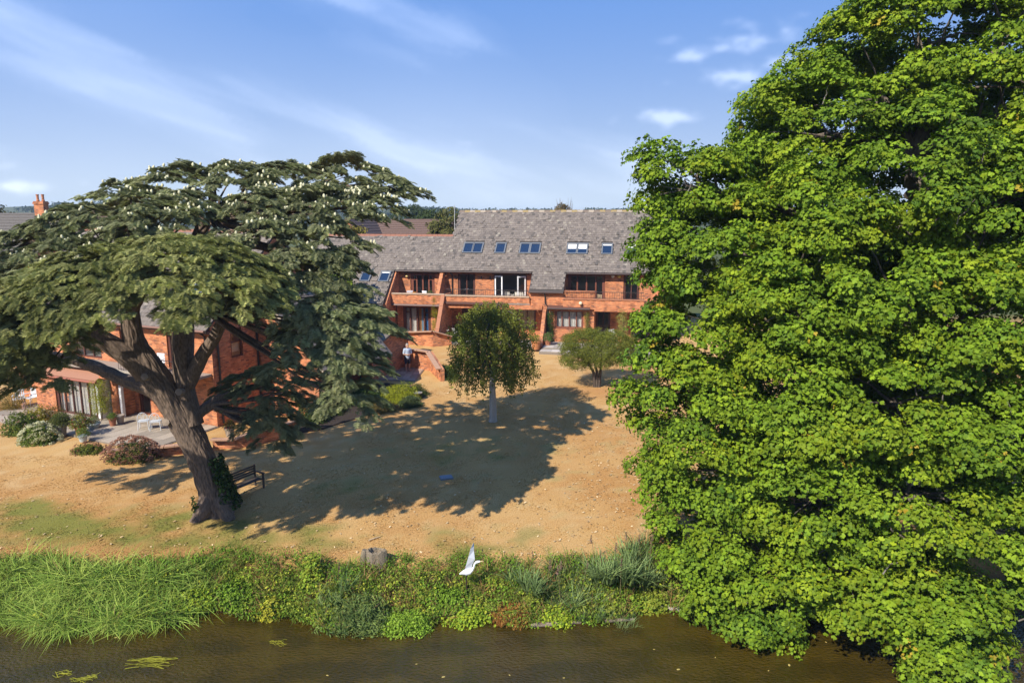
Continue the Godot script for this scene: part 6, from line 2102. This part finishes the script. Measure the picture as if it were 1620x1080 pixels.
func paved(called: String, x0: float, z0: float, nx: int, nz: int, s: float, y: float, turn: float, c: Color, tilt := 0.0) -> void:
	var o := Node3D.new()
	o.name = numbered(called)
	add_child(o)
	o.set_meta("kind", "structure")
	o.position = Vector3(x0, y, z0)
	o.rotation = Vector3(tilt, turn, 0)
	var q := MB.new()
	q.span(Vector3(-0.05, -0.5, -0.05), Vector3(nx * s + 0.05, -0.03, nz * s + 0.05))
	part(o, "bedding", q.mesh(), grained("mortar", Color(0.25, 0.21, 0.17), 0.7, 1.0, Vector3.ONE))
	for i in nx:
		for j in nz:
			var k := rng.randi_range(0, 3)
			var g := 0.82 + 0.12 * k
			var b := MB.new()
			if not shared.has("flag%.2f" % s):
				b.box(Vector3.ZERO, Vector3(s - 0.018, 0.05, s - 0.018))
				shared["flag%.2f" % s] = b.mesh()
			part(o, "paving_slab", shared["flag%.2f" % s], grained("flag_%s_%d" % [called, k], Color(c.r * g, c.g * g, c.b * g), 0.7, 1.08, Vector3.ONE * 1.2), Transform3D(Basis(Vector3.UP, rf(-0.005, 0.005)), Vector3((i + 0.5) * s, -0.025 + rf(-0.004, 0.004), (j + 0.5) * s)))

func make_garden() -> void:
	var TE := deg_to_rad(-11.0)
	var tw := Transform3D(Basis(Vector3.UP, TE), Vector3(2.5, 0.7, -52))
	var LE := deg_to_rad(-24.0)
	var lw := Transform3D(Basis(Vector3.UP, LE), Vector3(-14.8, 0.7, -33))
	# paving
	var t0 := tw * Vector3(-7.2, 0.9, 0.02)
	paved("terrace_paving", t0.x, t0.z, 9, 5, 0.78, 1.6, TE, Color(0.42, 0.37, 0.32))
	var t1 := tw * Vector3(0.5, 0.9, 1.9)
	paved("terrace_paving", t1.x, t1.z, 11, 3, 0.78, 1.6, TE, Color(0.42, 0.37, 0.32))
	var t2 := tw * Vector3(0.42, 0.9, 4.3)
	paved("terrace_step", t2.x, t2.z, 11, 1, 0.78, 1.47, TE, Color(0.48, 0.43, 0.38))
	var t3 := tw * Vector3(-11.5, 0.9, 1.02)
	paved("terrace_paving", t3.x, t3.z, 5, 4, 0.78, 1.6, TE, Color(0.40, 0.30, 0.24))
	var p0 := lw * Vector3(-13.0, -0.36, 0.02)
	paved("patio", p0.x, p0.z, 20, 6, 0.65, 0.34, LE, Color(0.36, 0.30, 0.23))
	paved("path", -8.3, -44.5, 6, 8, 0.45, 1.115, -0.1, Color(0.36, 0.25, 0.19), 0.07)
	# walls
	var W := func(x: float, z: float) -> Vector2:
		var p := tw * Vector3(x, 0, z)
		return Vector2(p.x, p.z)
	garden_wall("low brick terrace wall in front of the coloured-curtain doors", [W.call(-11.6, 4.4), W.call(-9.0, 4.4), W.call(-7.45, 4.75), W.call(-6.3, 4.0)], 0.9, [2.4, 2.4, 2.55, 2.1])
	garden_wall("angled brick retaining wall beside the path with the person", [Vector2(-7.4, -43.9), Vector2(-6.0, -43.2), Vector2(-5.3, -42.9), Vector2(-4.35, -40.6)], 0.6, [2.25, 2.25, 2.2, 1.55], 0.24)
	garden_wall("brick retaining wall of the patio left of the cedar trunk", [Vector2(-17.6, -28.4), Vector2(-15.4, -28.95), Vector2(-13.8, -29.5)], 0.0, [0.66, 0.66, 0.68])
	garden_wall("curved brick retaining wall right of the cedar trunk", [Vector2(-13.7, -29.9), Vector2(-12.7, -29.9), Vector2(-12.0, -30.2), Vector2(-11.0, -31.1), Vector2(-10.5, -32.2)], 0.0, [0.68, 0.68, 0.92, 0.95, 0.95])
	# hedge by the angled wall
	var hb := herb_mound("clipped_hedge", "low clipped hedge running down beside the angled brick wall", "hedge", Vector3(-4.1, 0.85, -42.0), Vector3(0.75, 0.85, 1.9), 1300, mesh_of("oval_small"), 0.8, Color(0.055, 0.085, 0.018), Color(0.12, 0.15, 0.03))
	hb.rotation.y = 0.35
	# building corner seen past the drooping skirt
	var ob := thing("brick_outhouse", "brick outhouse corner beside the path behind the cedar's drooping skirt", "building", Vector3(-9.4, 0.6, -42.6), -0.42)
	var q := MB.new()
	q.span(Vector3(-2.2, -0.2, -2.5), Vector3(1.7, 2.2, 1.6))
	q.prism([Vector3(-2.2, 2.2, 1.6), Vector3(-2.2, 2.9, -0.4), Vector3(-2.2, 2.2, -2.5)], Vector3(3.9, 0, 0))
	part(ob, "wall", q.mesh(), brick_mat())
	q = MB.new()
	roof_slab(q, -2.4, 1.9, 1.75, 2.2, -0.4, 3.0)
	roof_slab(q, -2.4, 1.9, -2.7, 2.2, -0.401, 3.0)
	part(ob, "roof", q.mesh(), grained("slate_sheet", Color(0.15, 0.125, 0.10), 0.6, 1.2, Vector3(0.8, 3.0, 3.0)))
	downpipe(ob, [Vector3(0.9, 2.15, 1.68), Vector3(0.9, -0.1, 1.68)])
	# planting bed behind the cedar's skirt
	var soil := MB.new()
	var ring := []
	for p in [Vector2(-11.0, -31.9), Vector2(-9.6, -32.3), Vector2(-8.0, -34.0), Vector2(-6.5, -35.6), Vector2(-5.3, -36.6), Vector2(-4.9, -37.8), Vector2(-5.6, -39.4), Vector2(-7.6, -40.2), Vector2(-10.0, -39.5), Vector2(-11.5, -36.0)]:
		ring.append(Vector3(p.x, ground_y(p.x, p.y) + 0.05, p.y))
	var mid := Vector3(-8.3, 0.0, -36.6)
	mid.y = ground_y(mid.x, mid.z) + 0.22
	for k in ring.size():
		var a: Vector3 = ring[k]
		var b: Vector3 = ring[(k + 1) % ring.size()]
		for i in 4:
			var u := i / 4.0
			var v := (i + 1) / 4.0
			var l0 := a.lerp(b, u)
			var l1 := a.lerp(b, v)
			l0.y = ground_y(l0.x, l0.z) + 0.06
			l1.y = ground_y(l1.x, l1.z) + 0.06
			soil.tri(l0, mid, l1)
			soil.quad(l0, l1, l1 - Vector3(0, 0.3, 0), l0 - Vector3(0, 0.3, 0), (l0 + l1) * 0.5 - mid)
	struct("flower_bed", soil.mesh(), grained("soil", Color(0.055, 0.036, 0.024), 0.6, 1.2, Vector3.ONE * 1.5, 0.95, 0.05, true, 6.0))
	shrub("golden_shrub", "bright yellow-green domed shrub in the bed near the person", Vector3(-6.32, 0.54, -36.30) + Vector3(0, 0, -0.6), Vector3(1.5, 1.35, 1.0), 1100, "oval_small", 0.95, Color(0.22, 0.26, 0.022), Color(0.38, 0.38, 0.03))
	shrub("dark_shrub", "dark green shrub right of the golden domed shrub", Vector3(-5.62, 0.64, -37.98), Vector3(1.0, 1.0, 0.9), 700, "oval_small", 0.9, Color(0.045, 0.075, 0.018), Color(0.09, 0.12, 0.025))
	shrub("laurel", "dark glossy laurel under the cedar's drooping skirt", Vector3(-8.16, 0.54, -36.30), Vector3(1.4, 1.3, 1.2), 1100, "oval", 0.8, Color(0.03, 0.06, 0.014), Color(0.06, 0.10, 0.02))
	shrub("lavender_bush", "straw-tipped lavender bush at the front of the bed", Vector3(-6.92, 0.48, -35.24), Vector3(0.9, 0.75, 0.6), 420, "narrow", 0.8, Color(0.09, 0.105, 0.05), Color(0.28, 0.2, 0.09))
	shrub("lavender_bush", "grey-green lavender bush at the right end of the bed", Vector3(-5.53, 0.53, -36.08), Vector3(0.8, 0.7, 0.6), 400, "narrow", 0.8, Color(0.075, 0.11, 0.055), Color(0.13, 0.165, 0.08))
	shrub("dark_shrub", "shaded shrub at the left end of the bed by the outhouse", Vector3(-9.49, 0.46, -34.73), Vector3(1.3, 0.9, 0.9), 760, "oval", 0.75, Color(0.03, 0.055, 0.014), Color(0.06, 0.09, 0.02))
	shrub("dark_shrub", "dark shrub against the house between outhouse and curved wall", Vector3(-10.2, 0, -33.6), Vector3(1.3, 1.5, 1.0), 900, "oval", 0.8, Color(0.03, 0.055, 0.014), Color(0.06, 0.09, 0.02))
	var bb := thing("bird_bath", "small pale stone bird bath at the right end of the bed", "bird bath", Vector3(-5.29, 0.59, -37.18))
	q = MB.new()
	q.lathe(Vector3.ZERO, [[0.001, -0.1], [0.14, -0.1], [0.07, 0.05], [0.06, 0.3], [0.22, 0.36], [0.26, 0.42], [0.2, 0.42], [0.001, 0.38]], 14)
	part(bb, "bowl", q.mesh(), grained("pale_stone", Color(0.42, 0.37, 0.29), 0.6, 1.05, Vector3.ONE * 3.0))
	# left garden
	shrub("hydrangea", "round hydrangea with creamy white flower heads at the left lawn edge", Vector3(-22.22, 0.26, -30.31) + Vector3(0, 0, -0.5), Vector3(0.95, 0.95, 0.8), 620, "oval", 0.8, Color(0.09, 0.14, 0.02), Color(0.16, 0.22, 0.03), 130, Color(0.62, 0.62, 0.40), 1.5)
	shrub("hydrangea", "large hydrangea with faded pink-brown heads by the retaining wall", Vector3(-16.67, 0.18, -28.11) + Vector3(0, 0, -0.5), Vector3(1.35, 1.05, 0.8), 900, "oval", 0.8, Color(0.06, 0.085, 0.02), Color(0.13, 0.14, 0.03), 190, Color(0.36, 0.19, 0.13), 1.6)
	shrub("low_shrub", "low green shrub between the two hydrangeas", Vector3(-19.03, 0.22, -29.06) + Vector3(0, 0, -0.3), Vector3(0.9, 0.5, 0.5), 380, "oval", 0.7, Color(0.07, 0.11, 0.018), Color(0.19, 0.2, 0.03), 30, Color(0.35, 0.16, 0.1), 1.2)
	shrub("tall_shrub", "tall leafy shrub at the far left edge of the garden", Vector3(-23.93, 0.31, -31.47) + Vector3(0, 0, -0.6), Vector3(1.1, 1.5, 0.8), 780, "oval", 0.8, Color(0.055, 0.10, 0.016), Color(0.16, 0.2, 0.03), 20, Color(0.5, 0.3, 0.25), 1.2)
	shrub("golden_elder", "golden-leaved shrub behind the cream hydrangea", Vector3(-24.06, 0.40, -33.46), Vector3(0.9, 1.4, 0.7), 520, "oval", 0.8, Color(0.17, 0.16, 0.02), Color(0.38, 0.32, 0.03))
	shrub("russet_shrub", "russet and green shrub in front of the bay's left pier", Vector3(-23.22, 0.40, -33.46), Vector3(0.8, 1.5, 0.6), 460, "oval_small", 0.9, Color(0.10, 0.10, 0.02), Color(0.30, 0.15, 0.04))
	shrub("hedge_end", "brown-tipped bush on the low wall at the far left", Vector3(-27.43, 0.54, -36.30), Vector3(1.1, 1.3, 0.7), 430, "oval_small", 0.9, Color(0.12, 0.11, 0.025), Color(0.32, 0.20, 0.05))
	var py := 0.34
	var pat := func(u: Vector3) -> Vector3: return Vector3(u.x, py, u.z)
	pot("terracotta pot with red and green foliage in front of the bay", pat.call(Vector3(-20.71, 0.31, -31.47)), 0.26, 0.5, Color(0.40, 0.16, 0.08), "oval", 0.5, Color(0.08, 0.12, 0.02), Color(0.22, 0.20, 0.03), 8, Color(0.5, 0.16, 0.1))
	pot("grey stone urn with trailing plants at the patio edge", pat.call(Vector3(-21.65, 0.31, -31.47)), 0.28, 0.6, Color(0.24, 0.25, 0.23), "narrow", 0.45, Color(0.10, 0.13, 0.05), Color(0.16, 0.18, 0.06))
	pot("pale pot standing by the white post", pat.call(Vector3(-19.94, 0.40, -33.46)), 0.2, 0.45, Color(0.33, 0.27, 0.22))
	pot("clay pot beside the pale pot in the bay's shade", pat.call(Vector3(-20.11, 0.38, -33.08)), 0.18, 0.4, Color(0.34, 0.13, 0.07), "oval_small", 0.22)
	pot("small pale bluish pot of herbs on the patio edge", pat.call(Vector3(-20.44, 0.29, -31.13)) + Vector3(0.35, 0, 0.5), 0.2, 0.3, Color(0.42, 0.48, 0.48), "oval_small", 0.3)
	pot("wide clay bowl of flowers beneath the bay window", pat.call(Vector3(-20.85, 0.36, -32.71)), 0.32, 0.26, Color(0.42, 0.2, 0.11), "oval_small", 0.32, Color(0.08, 0.13, 0.03), Color(0.14, 0.19, 0.04), 8, Color(0.55, 0.35, 0.3))
	pot("stone urn on the wall behind the cedar trunk", Vector3(-12.95, 0.78, -30.05), 0.22, 0.42, Color(0.38, 0.3, 0.22), "oval_small", 0.3, Color(0.1, 0.14, 0.02), Color(0.2, 0.2, 0.03), 9, Color(0.5, 0.1, 0.06))
	var cw := plain("pale_iron", Color(0.55, 0.58, 0.60), 0.45)
	chair("iron_chair", "white scrolled metal chair on the patio, left of the pair", pat.call(Vector3(-18.23, 0.35, -32.53)), PI + 0.3, cw, true)
	chair("iron_chair", "white scrolled metal chair on the patio, next to the trunk", pat.call(Vector3(-17.59, 0.35, -32.44)), PI + 0.3, cw, true)
	var wp := plain("white_plastic", Color(0.74, 0.76, 0.78), 0.45)
	chair("white_chair", "white slatted garden chair at the far left terrace", pat.call(Vector3(-27.39, 0.56, -36.73)), 0.4, wp)
	chair("white_chair", "second white slatted chair near the far left edge", pat.call(Vector3(-26.91, 0.58, -36.96)), -0.3, wp)
	var ch := lw * Vector3(-2.9, 2.315, 0.75)
	chair("white_chair", "white slatted chair on the house balcony behind the cedar", ch, -0.3, wp)
	var cl := lw * Vector3(-6.2, 0.9, 1.75)
	climber("golden_climber", "golden green climber on the wall beside the bay", cl, Vector3(0.55, 0.85, 0.35), 420, Color(0.16, 0.2, 0.02), Color(0.38, 0.36, 0.03), py)
	# terrace planting
	var tc := func(x: float, y: float, z: float) -> Vector3: return tw * Vector3(x, y, z)
	climber("wall_climber", "yellow-green creeper on the sloping fin wall left of the birch", tc.call(-8.2, 2.6, 1.75), Vector3(0.35, 1.4, 0.25), 380, Color(0.15, 0.17, 0.02), Color(0.34, 0.30, 0.03), 1.6)
	climber("dark_climber", "dark green column of ivy left of the white-curtained window", tc.call(0.72, 2.15, 2.05), Vector3(0.32, 1.0, 0.22), 300, Color(0.02, 0.05, 0.012), Color(0.05, 0.10, 0.018), 1.6)
	climber("wall_climber", "thin green creeper right of the white-curtained window", tc.call(3.45, 2.3, 1.98), Vector3(0.22, 0.9, 0.15), 160, Color(0.14, 0.15, 0.03), Color(0.22, 0.2, 0.04), 1.6)
	climber("pale_climber", "pale yellow-green climber covering the pillar by the maple", tc.call(6.0, 2.5, 1.75), Vector3(0.4, 1.0, 0.3), 320, Color(0.28, 0.28, 0.07), Color(0.40, 0.38, 0.12), 1.6)
	shrub("white_rose", "white flowering bush behind the low terrace wall", tc.call(-6.6, 0.9, 3.0), Vector3(0.8, 0.95, 0.6), 330, "oval_small", 1.0, Color(0.09, 0.13, 0.02), Color(0.16, 0.2, 0.03), 26, Color(0.75, 0.75, 0.7), 1.2, false)
	shrub("green_bush", "light green bush beside the dark terrace recess left of the birch", tc.call(-6.4, 0.9, 1.2), Vector3(0.7, 1.6, 0.5), 260, "oval_small", 1.0, Color(0.10, 0.15, 0.02), Color(0.2, 0.25, 0.03), 0, Color.WHITE, 1.0, false)
	pot("orange terracotta pot at the terrace corner by the birch", tc.call(0.05, 0.78, 4.45), 0.36, 0.62, Color(0.48, 0.19, 0.07), "oval_small", 0.36, Color(0.14, 0.14, 0.03), Color(0.28, 0.2, 0.04))
	pot("pot of pink flowers under the dark ivy column", tc.call(0.75, 0.9, 3.3), 0.24, 0.4, Color(0.40, 0.16, 0.08), "oval", 0.42, Color(0.08, 0.14, 0.04), Color(0.14, 0.2, 0.05), 14, Color(0.55, 0.22, 0.18))
	shrub("bronze_shrub", "bronze-leaved shrub on the terrace beside the maple", tc.call(6.3, 0.9, 3.6), Vector3(0.8, 1.1, 0.7), 330, "oval", 0.8, Color(0.22, 0.11, 0.03), Color(0.40, 0.2, 0.05), 0, Color.WHITE, 1.0, false)
	chair("patio_chair", "white chair by the recessed garden door", tc.call(5.3, 0.9, 1.2), 0.4, wp)
	# balcony things
	chair("white_chair", "white chair on the balcony with cream curtains, nearer the roof", tc.call(-10.4, 3.457, 1.1), 0.3, wp)
	chair("white_chair", "white chair on the balcony with cream curtains, nearer the fin wall", tc.call(-9.4, 3.457, 1.1), -0.6, wp)
	pot("orange pot on the balcony between two white chairs", tc.call(-9.95, 3.457, 1.45), 0.16, 0.85, Color(0.60, 0.28, 0.04))
	pot("pot of pink flowers at the balcony's right end", tc.call(-8.7, 3.457, 1.4), 0.2, 0.7, Color(0.35, 0.2, 0.14), "oval_small", 0.3, Color(0.08, 0.11, 0.03), Color(0.14, 0.17, 0.05), 10, Color(0.5, 0.2, 0.15))
	var teak := grained("teak", Color(0.42, 0.30, 0.18), 0.7, 1.1, Vector3(1, 5, 5))
	round_table("round dark table on the right-hand balcony", tc.call(3.3, 3.457, 1.1), 0.45, plain("iron", Color(0.03, 0.018, 0.014), 0.5))
	chair("teak_chair", "teak armchair left of the round balcony table", tc.call(2.5, 3.457, 1.1), 0.9, teak)
	chair("teak_chair", "teak armchair right of the round balcony table", tc.call(4.1, 3.457, 1.1), -0.9, teak)
	pot("potted autumn plant at the left end of the right balcony", tc.call(2.0, 3.457, 0.8), 0.2, 0.5, Color(0.3, 0.14, 0.08), "narrow", 0.45, Color(0.2, 0.13, 0.04), Color(0.36, 0.26, 0.1))
	for x in [-3.3, -2.2]:
		var arm := thing("armchair", "pale armchair just inside the open white doors, %s side" % ("left" if x < -3 else "right"), "chair", tc.call(x, 3.465, -0.9), TE)
		pbox(arm, "seat", Vector3(-0.35, 0, -0.35), Vector3(0.35, 0.42, 0.35), plain("linen", Color(0.55, 0.52, 0.47), 0.9))
		pbox(arm, "backrest", Vector3(-0.35, 0.422, -0.35), Vector3(0.35, 0.8, -0.15), plain("linen", Color(0.55, 0.52, 0.47), 0.9))
		for s in [-1.0, 1.0]: pbox(arm, "arm", Vector3(s * 0.43 - 0.075, 0, -0.35), Vector3(s * 0.43 + 0.075, 0.58, 0.35), plain("linen", Color(0.55, 0.52, 0.47), 0.9))
	# lawn things
	bench()
	stump()
	bird_sculpture()
	person()
	var dp := Vector3(-2.70, 0.13, -26.55)
	dp.y = ground_y(dp.x, dp.z)
	var dr := thing("drain_cover", "blue-grey metal drain cover lying in the lawn", "drain cover", dp, 0.3)
	q = MB.new()
	q.span(Vector3(-0.26, -0.06, -0.2), Vector3(0.26, 0.05, 0.2))
	part(dr, "frame", q.mesh(), plain("drain_frame", Color(0.16, 0.19, 0.22), 0.55))
	for k in 4: pbox(dr, "lid_bar", Vector3(-0.22, 0.051, -0.17 + k * 0.09), Vector3(0.22, 0.068, -0.11 + k * 0.09), grained("drain_lid", Color(0.26, 0.31, 0.37), 0.6, 1.1, Vector3.ONE * 4.0, 0.5))
	var st := thing("fallen_stick", "pale stick lying on the lawn behind the stump", "stick", Vector3(-4.62, 0.02, -21.35), 0.7)
	q = MB.new()
	q.tube([Vector3(-0.22, 0.03, 0), Vector3(0, 0.05, 0.02), Vector3(0.22, 0.03, 0)], [0.018, 0.02, 0.012], 6)
	part(st, "stick_wood", q.mesh(), plain("pale_stick", Color(0.5, 0.38, 0.24), 0.8))

func _ready() -> void:
	rng.seed = 20240817
	set_stage()
	make_ground()
	make_river()
	make_terrace()
	make_left_house()
	far_house("tiled_house", "brown tiled house behind the terrace's lower ridge", Vector3(-10.8, 1.4, -77), 0.02, 13.0, 7.0, 6.8, 9.15, Color(0.155, 0.095, 0.07))
	far_house("gabled_house", "house with orange brick gable end behind the cedar", Vector3(-15.9, 1.4, -75), PI / 2 - 0.35, 7.0, 6.0, 6.6, 9.2, Color(0.10, 0.065, 0.055))
	far_house("grey_roof_house", "grey roofed house with chimney pots at the far left", Vector3(-48, 1.4, -62), -0.1, 18.0, 9.0, 6.2, 9.7, Color(0.13, 0.115, 0.10), 2)
	make_maple()
	make_cedar()
	make_birch()
	make_other_trees()
	make_bank()
	make_garden()
	make_lawn_grass()
	make_leaf_litter()
